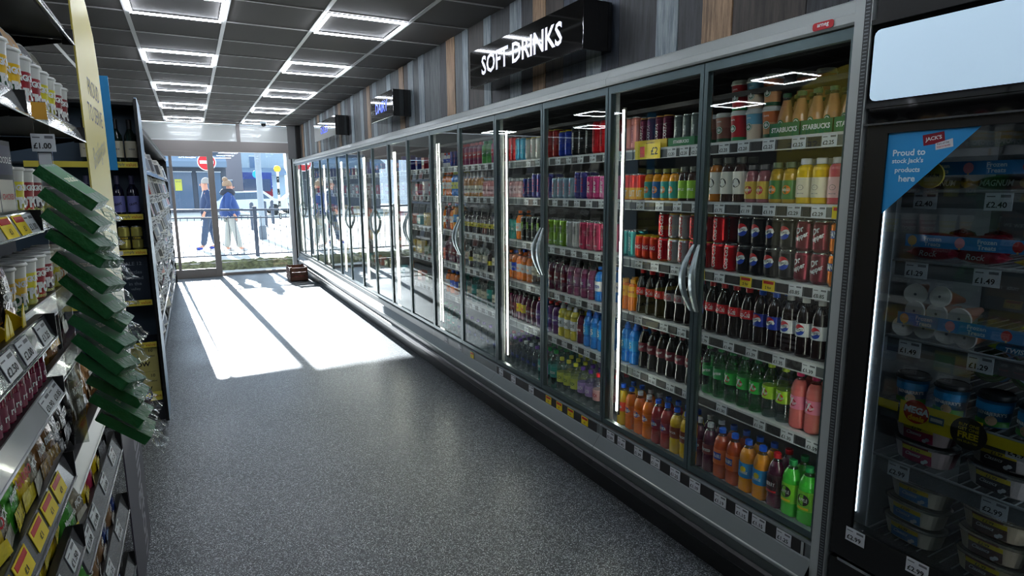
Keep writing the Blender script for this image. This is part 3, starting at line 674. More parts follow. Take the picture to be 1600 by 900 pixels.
for b in range(NB):
    ya, yb = Y0+2*b*DW+.0015, Y0+2*(b+1)*DW
    root = thing('refrigerated_cabinet', f'tall grey two-door glass drinks cabinet, {BAY[b]} in the row' if b < 3 else f'tall grey two-door glass dairy cabinet, {BAY[b]} in the row', 'refrigerator', (1.83, (ya+yb)/2, 0), None, 'glass door cabinets along the plank wall')
    root.location = (0, 0, 0)
    c = MB()
    c.bx(2.60, 2.64, ya, yb, .30, 2.13, BACKP); c.bx(1.86, 2.60, ya, yb, .30, .345, SHELFW); c.bx(1.86, 2.60, ya, yb, 2.10, 2.13, DARK)
    c.bx(2.0, 2.60, ya, yb, 1.98, 2.0, mat('air guide', (52, 48, 48), .5))
    c.bx(1.846, 1.866, yb-.028, yb, .40, 2.10, STEELL); c.bx(1.846, 1.866, ya+.0, ya+.024, .40, 2.10, STEELL)
    c.build('carcass', root)
    p = MB()
    extr(p, [(1.86, .392), (1.812, .392), (1.808, .385), (1.808, .335), (1.802, .33), (1.766, .279)], ya, yb, BASEP)
    extr(p, [(1.766, .279), (1.760, .277), (1.760, .272)], ya, yb, STEELL)
    extr(p, [(1.760, .272), (1.758, .266), (1.768, .256), (1.782, .205)], ya, yb, BASEP)
    extr(p, [(1.782, .205), (1.790, .200), (1.790, .19)], ya, yb, BLACK)
    bp = p.build('base_panel', root)
    q = MB(); extr(q, [(1.776, .21), (1.764, .20), (1.764, .165), (1.776, .150), (1.85, .145), (1.86, 0)], ya, yb, BLACK)
    q.bx(1.86, 2.6, ya, yb, 0, .30, BLACK); q.build('plinth', root)
    if b < 2:
        r = MB(); r.bx(1.8065, 1.808, ya+.03, yb-.02, .334, .384, DARK)
        if b == 0: r.bx(1.806, 1.8065, 1.23, 1.24, .334, .384, STEELL)
        r.build('ticket_strip', bp)
    for (yy, t_) in BASEC.get(b, []): card(t_.replace('Y', ''), bp, (1.8062, yy, .383), -PI/2, 'Y' in t_)
    tp = MB()
    extr(tp, [(1.86, 2.098), (1.806, 2.098), (1.800, 2.105), (1.800, 2.128)], ya, yb, STEELL)
    extr(tp, [(1.800, 2.128), (1.806, 2.134), (1.83, 2.172), (1.85, 2.182), (1.983, 2.19)], ya, yb, STEELL)
    fa = tp.build('fascia', root)
    if b == 0:
        l = MB(); l.rbx(-.036, .036, -.012, .012, 0, .002, .008, RED); l.text('arneg', (0, 0, .0024), (1, 0, 0), (0, 1, 0), .013, W_, .058, .02)
        lo = l.build('badge', fa, (1.7985, 1.30, 2.117), (PI/2, 0, -PI/2)); lo['label'] = 'small red maker badge'
    door(root, ya, ya+DW, +1 if False else -1); door(root, ya+DW, yb, 1)
    e = MB()
    if b in (0, NB-1):
        y1, y2 = (1.140, Y0) if b == 0 else (yb, yb+.05)
        e.bx(1.792, 2.62, y1, y2-.001, 0, 2.19, STEELL)
        if b == 0:
            e.bx(1.790, 1.792, y1+.004, y1+.022, .1, 2.17, mat('perforated strip', (60, 62, 64), .5))
            for k in range(200): e.bx(1.7895, 1.790, y1+.007, y1+.019, .12+k*.0102, .1235+k*.0102, STEEL)
        e.build('end_panel', root)
    L = MB(); L.bx(1.886, 1.892, yb-.032, yb-.025, .46, 1.99, LEDV); L.bx(1.892, 1.902, yb-.038, yb-.018, .44, 2.0, DARK)
    L.build('led_tube', root)
    L = MB(); L.bx(1.886, 1.892, ya+.025, ya+.032, .46, 1.99, LEDV); L.bx(1.892, 1.902, ya+.018, ya+.038, .44, 2.0, DARK); L.build('led_tube', root)  # near-side tube added to light the shelves, mostly hidden behind the frame
    for k, z in enumerate(SZ):
        s_ = MB(); s_.bx(1.985, 2.52, ya+.004, yb-.004, z-.012, z-.002, SHELFW)
        s_.bx(1.976, 1.990, ya+.004, yb-.004, z-.010, z, SHELFW)
        s_.bx(1.978, 1.986, ya+.004, yb-.004, z-.046, z-.010, RAILG); s_.bx(1.974, 1.980, ya+.004, yb-.004, z-.05, z-.046, SHELFW)
        cs = CARDS.get(b, [None]*5)[k]
        if cs is None:
            cs = []; yy = ya+.1+.03*(k % 3)
            while yy < yb-.06: cs.append((round(yy, 2), '£1.%02d' % random.choice((0, 15, 25, 49, 75, 89)))); yy += .12 if b < 4 else .22
        ys = sorted(q[0] for q in cs)
        for a, c_ in zip(ys, ys[1:]):
            if c_-a > .085: s_.bx(1.9745, 1.978, a+.036, c_-.036, z-.044, z-.012, DARK)
        so = s_.build('shelf', root)
        for yy, t_ in cs if b else [q for q in cs if q[0] < yb-.04]: card(t_.replace('Y', ''), so, (1.9742, yy, z-.006), -PI/2, 'Y' in t_, .92)

# ------------------------------------------------------------------ what stands on the cabinet shelves
def runs(b, shelf, z, items, rows=2, x0=1.997, full=None):
    """items: [(y, kind)], nearest the camera last in the photo's reading order"""
    items = sorted(items); sh = (['top', 'second', 'third', 'fourth', 'fifth', 'bottom'])[shelf]
    full = (b < 2) if full is None else full
    for row in range(rows):
        for n_, (y, key) in enumerate(items):
            if row and key in ('frap',): pass
            r = KD[key]['r']
            x = x0+r+row*(2*r+.004)
            rw = ('front row', 'second row', 'third row')[row]
            place(key, x, y, z, f"{KD[key]['look']}, {ORD[n_]} from right, {rw}, {sh} shelf, {BAY[b]} cabinet",
                  f"drinks on the {sh} shelf of the {BAY[b]} cabinet", full=full and row == 0)
def seq_(names, ys): 
    assert len(names) == len(ys), (len(names), len(ys)); return list(zip(ys, names))
s1 = seq_(['peach', 'peach', 'costa', 'costa', 'costa', 'costa', 'sbcan', 'sbcan', 'sbcan', 'cupg', 'cupg', 'cupr', 'cupb', 'cupo', 'frap', 'frap', 'frap', 'frap', 'frap', 'frap'],
          [2.523, 2.462, 2.397, 2.346, 2.285, 2.231, 2.157, 2.102, 2.049, 1.98, 1.90, 1.82, 1.741, 1.662, 1.594, 1.53, 1.466, 1.402, 1.338, 1.274])
runs(0, 0, SZ[0], s1, 2)
up = [(1.825, 'cupr'), (1.746, 'cupb'), (1.666, 'cupo'), (1.585, 'cupo'), (1.505, 'cupg')]
for i, (y, k) in enumerate(sorted(up)[2:]):
    place(k, 2.036, y, SZ[0]+.1205, f"{KD[k]['look']} stacked on others, {ORD[i]} from right, nearest cabinet", 'iced coffee cups stacked on the top shelf')
for i, y in enumerate((1.58, 1.50)):
    place('cupo', 2.114, y, SZ[0]+.1205, f"{KD['cupo']['look']} stacked behind glass coffee bottles, {ORD[i]} from left", 'iced coffee cups stacked on the top shelf')
# display trays on the top shelf
def tray(y0, y1, rgb, t, label, z, nm='display_tray', x0=1.985, tm=W_, h=.05):
    m_ = pm(rgb); t_ = MB(); t_.bx(x0, x0+.002, y0, y1, z, z+h, m_); t_.bx(x0, x0+.066, y0, y0+.002, z, z+h, m_); t_.bx(x0, x0+.066, y1-.002, y1, z, z+h, m_); t_.bx(x0, x0+.066, y0, y1, z, z+.0015, m_)
    t_.text(t, (x0-.0008, (y0+y1)/2, z+h*.5), (0, -1, 0), (0, 0, 1), h*.38, tm, (y1-y0)*.85, .04)
    tag(t_.build(nm), label, 'tray', 'cardboard display trays')
tray(1.50, 1.63, (16, 110, 60), 'STARBUCKS', 'green cardboard tray holding the leftmost pair of glass coffee bottles', SZ[0]+.0005)
tray(1.37, 1.497, (16, 110, 60), 'STARBUCKS', 'green cardboard tray holding the middle pair of glass coffee bottles', SZ[0]+.0005)
tray(1.24, 1.367, (16, 110, 60), 'STARBUCKS', 'green cardboard tray holding the rightmost pair of glass coffee bottles', SZ[0]+.0005)
tray(2.02, 2.19, (16, 110, 60), 'STARBUCKS', 'green cardboard tray holding three grey iced coffee cans', SZ[0]+.0005, h=.038)
tray(2.196, 2.43, (232, 196, 30), 'COSTA', 'yellow cardboard tray holding four maroon iced coffee cans', SZ[0]+.0005, tm=MAR, h=.04)
t_ = MB(); t_.bx(1.966, 1.968, 2.22, 2.40, SZ[0]-.05, SZ[0]+.022, YEL); t_.text('£2', (1.9655, 2.26, SZ[0]-.014), (0, -1, 0), (0, 0, 1), .036, INK); t_.bx(1.9655, 1.966, 2.33, 2.365, SZ[0]-.04, SZ[0]+.01, RED)
tag(t_.build('offer_card'), 'yellow offer card hanging below the maroon iced coffee cans', 'card')
s2 = seq_(['rainc', 'rainc', 'rainc', 'oj', 'ojb', 'oj', 'oj', 'apj', 'apj', 'jbo', 'jbo', 'jbd', 'jbd', 'smo', 'smo', 'smt', 'smt', 'inny', 'inny', 'innp', 'innp'],
          [2.525, 2.468, 2.41, 2.352, 2.293, 2.234, 2.176, 2.115, 2.057, 1.99, 1.924, 1.859, 1.793, 1.73, 1.671, 1.612, 1.553, 1.491, 1.428, 1.364, 1.30])
runs(0, 1, SZ[1], s2, 2)
low = seq_(['tealcan', 'tealcan', 'redycan', 'redycan', 'redycan', 'cokecan', 'cokedcan', 'cokedcan', 'cokexcan', 'cokexcan', 'cokecan', 'cokecan', 'pepcan', 'pepcan', 'pepcan', 'pepcan', 'drcan', 'drcan', 'fcan'],
           [2.525, 2.467, 2.41, 2.354, 2.298, 2.236, 2.167, 2.098, 2.029, 1.958, 1.888, 1.820, 1.751, 1.682, 1.613, 1.544, 1.475, 1.406, 1.337])
runs(0, 2, SZ[2], low, 2)
upc = [(y, k) for y, k in low if k.endswith('can') and k not in ('tealcan', 'redycan') and abs(y-1.82) > .01]
for i, (y, k) in enumerate(sorted(upc)):
    for row in (0, 1):
        place(k, 2.03+row*.07, y, SZ[2]+.1172, f"{KD[k]['look']} stacked on another, {ORD[i]} from right, {('front', 'second')[row]} row, nearest cabinet", 'soda cans stacked in the upper tier of the third shelf', full=row == 0)
s4 = seq_(['luc', 'luc', 'coke', 'coke', 'coke', 'cokediet', 'cokediet', 'cokediet', 'coke', 'coke', 'coke', 'coke', 'coke', 'pepsi', 'pepsi', 'pepsid', 'pepsid', 'pepsid', 'pepsid'],
          [2.52, 2.455, 2.386, 2.317, 2.248, 2.179, 2.111, 2.045, 1.978, 1.912, 1.846, 1.780, 1.714, 1.648, 1.582, 1.516, 1.45, 1.384, 1.318])
runs(0, 3, SZ[3], s4, 2)
s5 = seq_(['sportb', 'sportb', 'cherry', 'cherry', 'cherry', 'cherry', 'cherry', 'cherry', 'sprite', 'sprite', '7up', '7up', '7up', '7upy', '7upy', '7upp', '7upp', 'dew'],
          [2.50, 2.432, 2.358, 2.29, 2.222, 2.155, 2.088, 2.02, 1.912, 1.846, 1.780, 1.714, 1.648, 1.582, 1.516, 1.45, 1.384, 1.316])
runs(0, 4, SZ[4], s5, 2)
s6 = seq_(['lemon', 'fanta', 'fantaw', 'fantaw', 'fruit', 'fruit', 'ginger', 'ginger', 'tizer', 'tizer', 'irn', 'irn', 'ornb', 'ornb', 'rub', 'green', 'green', 'timd'],
          [2.47, 2.40, 2.33, 2.262, 2.193, 2.126, 2.06, 1.992, 1.915, 1.848, 1.778, 1.708, 1.636, 1.565, 1.495, 1.424, 1.352, 1.284])
runs(0, 5, .3455, s6, 2, 1.955)
def sub(names, y0, y1):
    n_ = len(names); return [(y0+(y1-y0)*i/(n_-1), k) for i, k in enumerate(names)]
L_ = lambda s_: s_.split()
runs(1, 0, SZ[0], sub(L_('e_red e_red e_lb e_lb e_wh e_wh e_wh e_wh e_yk e_yk e_bl e_bl e_bk e_bk e_bk e_rr e_rr e_rr'), 3.84, 2.66), 2)
runs(1, 1, SZ[1], sub(L_('pinks pinks pinks pinks e_nb e_nb e_pw e_pw e_pw e_pw e_sv e_sv e_sv e_sv e_pw e_pw e_pk e_pk e_pl e_pl'), 3.85, 2.66), 2)
runs(1, 2, SZ[2], sub(L_('teals teals orcap e_mk e_mk e_mk e_mk e_mk e_ml e_ml e_ml e_mw e_mw e_mp e_mp e_mp e_mp'), 3.84, 2.70), 2)
runs(1, 3, SZ[3], sub(L_('orcap blab orcap orcap orcap clr clr purp purp purp purp mauv mauv mauv mauv blub blub'), 3.84, 2.68), 2)
runs(1, 4, SZ[4], sub(L_('purp purp dkyl dkyl purp purp vio vio vio vio ylw ylw ylw purp sportb sportb sportb'), 3.84, 2.72), 2)
runs(1, 5, .3455, sub(L_('waterr water water water waterw waterw water aqua aqua aqua watery watery watery waterp waterp waterr waterr'), 3.86, 2.62), 3, 1.955)
runs(2, 0, SZ[0], sub(L_('snk snk e_nb e_nb e_red pouch pouch pouch pouch pouch pouchg pouchg pouch pouch'), 5.05, 4.0), 2)
runs(2, 1, SZ[1], sub(L_('orcap orcap orcap blye blye blye amb amb amb amb amb amb pinkb pinkb pinkb pinkb pinkb'), 5.08, 3.96), 2)
runs(2, 2, SZ[2], sub(L_('orcap rub orcap ornb clr clby clby clby clby clby clby clby clby clby clby'), 5.08, 3.98), 2)
runs(2, 3, SZ[3], sub(L_('purp purp purp purp clr clr clby clr clr clr clby clr clr'), 5.05, 4.0), 1)
runs(2, 4, SZ[4], sub(L_('orcap blab blab clr aqua clr aqua clr clr aqua clr aqua'), 5.05, 4.0), 1)
runs(2, 5, .3455, sub(L_('aqua aqua aqua water water water water water water water'), 5.05, 4.0), 1, 1.955)
far = {0: 'p_pu p_bl p_rd p_wh p_wh p_bl', 1: 'p_wh p_rd p_wh p_rd p_tl p_wh', 2: 'p_or p_tl p_ye p_ye p_gr p_rd', 3: 'p_ye p_ye p_gr p_tl p_or p_or', 4: 'p_gr p_or p_gr p_ye p_wh p_tl'}
for b in range(3, 9):
    for sh in range(5):
        n_ = L_(far[sh]); n_ = n_[b % 3:]+n_[:b % 3]
        ya = Y0+2*b*DW
        runs(b, sh, SZ[sh], sub(n_, ya+1.13, ya+.12), 1, full=False)
# ------------------------------------------------------------------ department signs on the bulkhead
def sign(t, y0, y1, z0, z1, h, col, label, glow):
    o = thing('department_sign', label, 'sign', (1.80, (y0+y1)/2, (z0+z1)/2), None, 'black department signs on the plank wall')
    b = MB(); b.bx(0, .178, -(y1-y0)/2, (y1-y0)/2, -(z1-z0)/2, (z1-z0)/2, BLACKG); bevel(b.build('box', o), .003)
    l = MB(); l.text(t, (-.0015, 0, 0), (0, -1, 0), (0, 0, 1), h, mat('sign letters '+t, col, .4, emit=glow), (y1-y0)*.88, .022); l.build('lettering', o)
sign('SOFT DRINKS', 2.627, 4.007, 2.305, 2.548, .122, (226, 228, 248), 'black box sign reading SOFT DRINKS, nearest on the plank wall', .75)
sign('DAIRY', 5.83, 6.62, 2.315, 2.567, .11, (70, 100, 230), 'small black box sign reading DAIRY above the middle cabinets', .9)
sign('CHILLED', 8.44, 9.98, 2.34, 2.60, .10, (60, 84, 220), 'black box sign nearest the entrance with blue letters', .8)
# ------------------------------------------------------------------ black upright freezer beside the drinks cabinets
FZ = thing('display_freezer', 'black upright glass door freezer with blank lit header, right of the drinks cabinets', 'freezer')
FY0, FY1 = .28, 1.13
b = MB()
b.bx(1.86, 2.60, FY1-.03, FY1, .12, 2.30, BLACK); b.bx(1.86, 2.60, FY0, FY0+.04, .12, 2.30, BLACK); b.bx(2.50, 2.60, FY0+.04, FY1-.03, .12, 2.30, BLACK)
b.bx(1.86, 2.50, FY0+.04, FY1-.03, 1.80, 2.30, BLACK); b.bx(1.84, 2.50, FY0+.04, FY1-.03, .12, .47, BLACK)
b.bx(1.80, 1.86, FY0, FY1, 2.09, 2.45, BLACK); b.bx(1.785, 1.86, FY0, FY1+.006, 2.078, 2.092, BLACK)
b.build('cabinet', FZ)
l = MB(); il = mat('freezer lining', (150, 156, 158), .4)
l.bx(1.865, 2.5, FY1-.045, FY1-.032, .47, 1.80, il); l.bx(1.865, 2.5, FY0+.04, FY0+.05, .47, 1.8, il); l.bx(2.48, 2.5, FY0+.05, FY1-.045, .47, 1.8, mat('freezer back', (84, 88, 90), .5)); l.build('lining', FZ)
LZ = MB(); LT_ = mat('freezer led tube', (235, 244, 255), .4, emit=6); LZ.bx(1.857, 1.861, FY1-.0395, FY1-.037, .56, 1.76, LT_); LZ.bx(1.857, 1.863, FY0+.066, FY0+.080, .56, 1.76, mat('unseen freezer fill tube', (235, 244, 255), .4, emit=70)); LZ.bx(1.861, 1.866, FY1-.072, FY1-.031, .50, 1.79, il); LZ.build('led_tube', FZ)  # strong right-hand tube is added out of view to brighten the freezer inside
b = MB(); b.bx(1.80, 1.84, FY0, FY1, .0, .40, BLACK); b.bx(1.795, 1.80, FY0+.1, FY1-.03, .40, .41, CHROME)
for k in range(9): b.bx(1.797, 1.80, FY0+.1, FY1-.1, .08+k*.03, .09+k*.03, DARK)
b.build('plinth', FZ)
hd = MB(); hd.bx(1.792, 1.86, FY0, FY1+.005, 1.845, 2.078, BLACKG); hd.bx(1.788, 1.86, FY0, FY1+.005, 1.795, 1.80, mat('dull edge', (70, 72, 74), .3)); hd.bx(1.80, 1.86, FY0, FY1, 1.80, 1.845, BLACKG); h_ = hd.build('header', FZ)
pts = []
for cy, cz, a0 in ((FY1-.022, 2.045, 0), (FY0+.04, 2.045, 90), (FY0+.04, 1.882, 180), (FY1-.022, 1.882, 270)):
    for k in range(4): a = math.radians(a0+30*k); pts.append((1.7915, cy+.018*math.cos(a), cz+.018*math.sin(a)))
lb = MB(); m_ = bpy.data.materials.new('lit header panel'); m_.use_nodes = True; q = m_.node_tree.nodes['Principled BSDF']; q.inputs['Base Color'].default_value = (.6, .7, .8, 1)
q.inputs['Emission Color'].default_value = (lin(176), lin(210), lin(234), 1); q.inputs['Emission Strength'].default_value = LIGHTBOX_STRENGTH; q.inputs['Roughness'].default_value = .35
lb.prism(pts, (-.002, 0, 0), m_); lb.build('light_panel', h_)
d = MB(); d.bx(1.80, 1.814, FY1-.062, FY1, .53, 1.795, BLACK); d.bx(1.814, 1.85, FY1-.032, FY1, .53, 1.795, BLACK); d.bx(1.80, 1.85, FY0, FY0+.06, .53, 1.795, BLACK); d.bx(1.80, 1.85, FY0+.06, FY1-.062, 1.77, 1.795, BLACK); d.bx(1.80, 1.85, FY0, FY1, .415, .53, BLACK)
dr = d.build('door', FZ)
MB().bx(1.806, 1.812, FY0+.06, FY1-.062, .53, 1.77, clear('freezer glass', (214, 220, 222), 1.5, 0, 1, .01)).build('pane', dr)
st = MB(); st.add([(1.8055, 1.083, 1.772), (1.8055, .832, 1.772), (1.8055, 1.083, 1.523)], [(0, 1, 2)], SKYB)
st.add([(1.8053, .975, 1.757), (1.8053, .921, 1.764), (1.8053, .916, 1.735), (1.8053, .970, 1.728)], [(0, 1, 2, 3)], pm((140, 20, 44)))
st.text("JACK'S", (1.805, .946, 1.746), (0, -.99, .13), (0, .13, .99), .014, WHITE, .042, .03)
st.add([(1.8052, .940, 1.733), (1.8052, .898, 1.744), (1.8052, .895, 1.722), (1.8052, .938, 1.715)], [(0, 1, 2, 3)], CARD)
st.text('Part of the', (1.8049, .921, 1.733), (0, -.97, .2), (0, .2, .97), .006, INKG, .03); st.text('TESCO family', (1.8049, .919, 1.724), (0, -.97, .2), (0, .2, .97), .006, RED, .034)
for t_, y, z, mw in (('Proud to', 1.007, 1.7125, .096), ("stock Jack's", 1.009, 1.6885, .132), ('products', 1.007, 1.6625, .098), ('here', 1.006, 1.640, .048)):
    st.text(t_, (1.805, y, z), (0, -1, 0), (0, 0, 1), .0185, pm((214, 236, 246)), mw, .03)
so = st.build('window_sticker', dr); so['label'] = 'blue triangular sticker with white lettering'
card('£2.99', dr, (1.799, 1.05, .530)); card('£2.99', dr, (1.799, .862, .532)); card('£2.99', dr, (1.799, .66, .532))
WIRE = mat('freezer wire', (150, 154, 156), .35, .6)
FS = [1.604, 1.40, 1.163, .952, .772, .502]
FC = {0: [(1.0, '£2.40'), (.82, '£2.40'), (.6, '£2.40')], 1: [(1.005, '£1.29'), (.825, '£1.49'), (.62, '£1.49')], 2: [(1.0, '£1.49'), (.815, '£1.29'), (.6, '£1.29')], 3: [(.70, '£4.99')], 4: [(.995, '£2.99'), (.74, '£2.99')], 5: []}
FTR = mat('blue treat strip', (50, 140, 205), .45)
for k, z in enumerate(FS):
    s_ = MB(); s_.tube([(1.885, FY1-.058, z-.006), (1.878, FY1-.072, z), (1.878, FY0+.07, z), (1.885, FY0+.06, z-.006)], .0045, WIRE)
    s_.bx(1.879, 1.882, FY0+.07, FY1-.075, z-.047, z-.004, RAILG)
    for j in range(22): yy = FY0+.08+j*(FY1-FY0-.16)/21; s_.tube([(1.879, yy, z-.002), (2.46, yy, z-.002)], .0022, WIRE, 5)
    s_.tube([(1.884, FY1-.06, z-.004), (2.47, FY1-.06, z-.004)], .004, WIRE)
    so = s_.build('wire_shelf', FZ)
    for yy, t_ in FC[k]: card(t_, so, (1.8775, yy-.012, z-.004), scale=1.02)
    if k < 3:
        f = MB(); zz = (1.648, 1.443, 1.208)[k]; f.bx(1.873, 1.8745, FY0+.09, 1.03, zz, zz+.036, FTR)
        for j, yy in enumerate((.955, .82, .68, .52)):
            f.text('Frozen', (1.8725, yy, zz+.0255), (0, -1, 0), (0, 0, 1), .0125, pm((205, 228, 240)), .05, .03); f.text('Treats', (1.8725, yy, zz+.0105), (0, -1, 0), (0, 0, 1), .0125, pm((205, 228, 240)), .05, .03)
        for yy, c_ in ((1.01, (235, 190, 110)), (.885, (230, 150, 160)), (.75, (205, 50, 50)), (.60, (230, 150, 160))):
            f.add([(1.8723, yy+.013*math.cos(a*PI/6), zz+.018+.015*math.sin(a*PI/6)) for a in range(12)], [tuple(range(12))], pm(c_)); f.bx(1.8722, 1.8728, yy-.002, yy+.002, zz+.000, zz+.006, pm((222, 190, 130)))
        tg_ = f.build('front_strip', so); tg_['label'] = 'blue strip printed Frozen Treats'
# offer banner on the fourth shelf
t_ = MB(); z0 = .905; X_ = 1.866
t_.bx(X_, X_+.0015, .775, .992, z0, z0+.072, YEL); t_.bx(X_+.002, X_+.004, 1.0, 1.062, .935, .963, YEL); t_.bx(X_+.002, X_+.004, .65, .77, .92, .952, YEL)
def yd(mb, y, z, R, m, x): mb.add([(x, y+R*math.cos(a*PI/12), z+R*math.sin(a*PI/12)) for a in range(24)], [tuple(range(24))], m)
yd(t_, .945, z0+.047, .036, RED, X_-.001); yd(t_, .945, z0+.047, .032, pm((190, 60, 30)), X_-.0014)
t_.text('MEGA', (X_-.002, .943, z0+.052), (0, -1, 0), (0, 0, 1), .022, WHITE, .07, .05, .15); t_.text('deals', (X_-.002, .943, z0+.028), (0, -1, 0), (0, 0, 1), .018, pm((250, 190, 30)), .056, .05, .1)
yd(t_, .805, z0+.03, .046, pm((50, 46, 40)), X_-.001)
t_.text('BUY ONE', (X_-.002, .805, z0+.054), (0, -1, 0), (0, 0, 1), .009, YEL, .05); t_.text('GET ONE', (X_-.002, .805, z0+.042), (0, -1, 0), (0, 0, 1), .009, YEL, .06); t_.text('FREE', (X_-.002, .805, z0+.024), (0, -1, 0), (0, 0, 1), .019, YEL, .075, .04); t_.text('ON SELECTED', (X_-.002, .805, z0+.006), (0, -1, 0), (0, 0, 1), .006, YEL, .05)
t_.bx(X_-.0012, X_-.0008, .868, .908, z0+.028, z0+.05, pm((60, 90, 110))); t_.bx(X_-.0015, X_-.001, .872, .904, z0+.034, z0+.044, pm((180, 180, 170)))
tag(t_.build('offer_banner'), 'yellow offer banner with round badges across the fourth freezer shelf', 'banner')
# ice cream tubs: oval tubs with clear lids
def tub(c1, c2, lab, t):
    b = MB(); pr = [(.068, 0), (.074, .004), (.086, .056), (.088, .058)]
    def mk(mb, prof, m, n=28, mz=None):
        R = []
        for r, z in prof:
            ring = []
            for k in range(n):
                a = 2*PI*k/n; c, s_ = math.cos(a), math.sin(a)
                ring.append((r*1.0*math.copysign(abs(c)**.7, c), r*.62*math.copysign(abs(s_)**.7, s_), z))
            R.append(ring)
        for i in range(len(R)-1):
            for k in range(n):
                mm = m if not mz else mz(k, i)
                mb.add([R[i][k], R[i][(k+1) % n], R[i+1][(k+1) % n], R[i+1][k]], [(0, 1, 2, 3)], mm, True)
        mb.add(R[0], [tuple(range(n))[::-1]], m); mb.add(R[-1], [tuple(range(n))], m)
    mk(b, pr, c1, mz=lambda k, i: c2 if (k*7+int(3*math.sin(k*1.7))) % 5 < 2 else c1)
    l = MB(); fb = -.086*.62
    def P(x, z): 
        q = (abs(x)/.086)**(1/.7) if x else 0
        return (x, -.62*(.074+.012*z/.056)*max(0, 1-q*q)**.35-.0012, z)
    for (x0, x1, z0_, z1_, m) in ((-.045, .04, .006, .038, lab), (-.045, .04, .038, .052, YEL)):
        n = 8
        for k in range(n):
            xa, xb = x0+(x1-x0)*k/n, x0+(x1-x0)*(k+1)/n
            l.add([P(xa, z0_), P(xb, z0_), P(xb, z1_), P(xa, z1_)], [(0, 1, 2, 3)], m)
    l.text('£2.99', (-.005, P(0, .045)[1]-.001, .045), (1, 0, 0), (0, .2, 1), .009, INK, .03); l.text(t, (-.012, P(0, .026)[1]-.0012, .028), (1, 0, 0), (0, .2, 1), .010, WHITE, .05, .01, .3)
    for a, bx_ in ((.018, .006), (.026, .012)): l.add([(a+.007*math.cos(k), P(a, bx_+.008)[1]-.002, bx_+.006+.006*math.sin(k)) for k in range(6)], [tuple(range(6))], CARD)
    d = MB(); mk(d, [(.088, .056), (.093, .058), (.093, .064), (.087, .067), (.083, .067), (.082, .063)], clear('tub lid', (214, 218, 218), 1.5, .1, 1, .1))
    return [('body', b), ('label', l), ('lid', d)]
K('tubv', tub(pm((216, 208, 186)), pm((212, 203, 180)), pm((60, 130, 190)), 'Classics'), 'ice_cream_tub', 'cream vanilla ice cream tub', 'tub', .088)
K('tubr', tub(pm((214, 190, 190)), pm((130, 20, 50)), pm((170, 30, 80)), 'Classics'), 'ice_cream_tub', 'raspberry ripple ice cream tub', 'tub', .088)
K('tubc', tub(pm((190, 180, 176)), pm((66, 52, 48)), pm((50, 46, 48)), 'Classics'), 'ice_cream_tub', 'chocolate ripple ice cream tub', 'tub', .088)
K('tubm', tub(pm((210, 190, 160)), pm((150, 96, 80)), pm((96, 70, 60)), 'Classics'), 'ice_cream_tub', 'toffee ripple ice cream tub', 'tub', .088)
for (k_, y, x, z, n_) in (('tubv', .955, 1.96, FS[5]+.001, 3), ('tubm', .745, 1.96, FS[5]+.001, 3), ('tubm', .545, 1.96, FS[5]+.001, 3), ('tubr', .955, 1.965, FS[4]+.001, 2), ('tubc', .745, 1.965, FS[4]+.001, 2), ('tubc', .545, 1.965, FS[4]+.001, 2)):
    for i in range(n_):
        place(k_, x+random.uniform(-.006, .006), y+random.uniform(-.006, .006), z+i*.0685, f"{KD[k_]['look']}, {'bottom middle top'.split()[i if n_ == 3 or i == 0 else 2]} of its stack, {['leftmost', 'middle', 'rightmost'][int(round((.955-y)/.205))]} stack on the {'bottom' if z < .6 else 'fifth'} freezer shelf", 'ice cream tubs stacked in the freezer', jit=.08)
# pint cartons
def d_pint(t): 
    def f(l, r, z, h):
        l.wrect(r, z+.022, .10, .022, SKYB, n=10); l.wtext(t, r+.0006, z+.004, .013, W_, .07, .03); l.wrect(r, z-.022, .09, .016, pm((70, 150, 60)), n=10); l.wdisc(r+.0006, z-.014, .014, pm((190, 160, 130)))
    return f
K('pint', cup(.095, .046, pm((50, 110, 150)), d_pint("BEN&JERRY'S"), pm((26, 30, 34))), 'ice_cream_pint', 'blue and green ice cream pint', 'tub', .046)
def pl():
    for i, (y, x) in enumerate(((1.0, 1.94), (.89, 1.94), (.785, 1.95), (.68, 1.94), (.575, 1.94))):
        place('pint', x, y, FS[3]+.001, f'blue ice cream pint standing on the fourth freezer shelf, {ORD[i]} from left', 'ice cream pints on the fourth freezer shelf', jit=.4)
pl()
K('pintside', cup(.095, .046, pm((50, 110, 150)), d_pint("BEN&JERRY'S"), pm((70, 100, 60))), 'ice_cream_pint', 'tipped pint', 'tub', .046)
for i, (y, z) in enumerate(((.815, 1.05), (.72, 1.048), (.62, 1.05))):
    o = place('pintside', 1.99, y, z+.045, f'tipped ice cream pint showing its round printed lid, {ORD[i]} from left, above other pints', 'tipped ice cream pints on the fourth freezer shelf', jit=0)
    o.rotation_euler = (0, -PI/2+.25, 0); o.location = (2.05, y, z+.045)
    for c_ in o.children:
        if c_.name.startswith('lid'): pass
    pr_ = MB(); yd_ = [(.036*math.cos(a*PI/10), .036*math.sin(a*PI/10), .0955) for a in range(20)]
    pr_.add(yd_, [tuple(range(20))], pm((70, 130, 70))); pr_.add([(p[0]*.8, p[1]*.8, .0958) for p in yd_], [tuple(range(20))], pm((170, 200, 215))); pr_.text('COOKIE DOUGH', (0, .004, .0962), (0, -1, 0), (1, 0, 0), .008, WHITE, .05, .03); pr_.text("BEN & JERRY'S", (-.018, 0, .0962), (0, -1, 0), (1, 0, 0), .008, BLUE, .05, .03)
    pr_.build('lid_print', o)
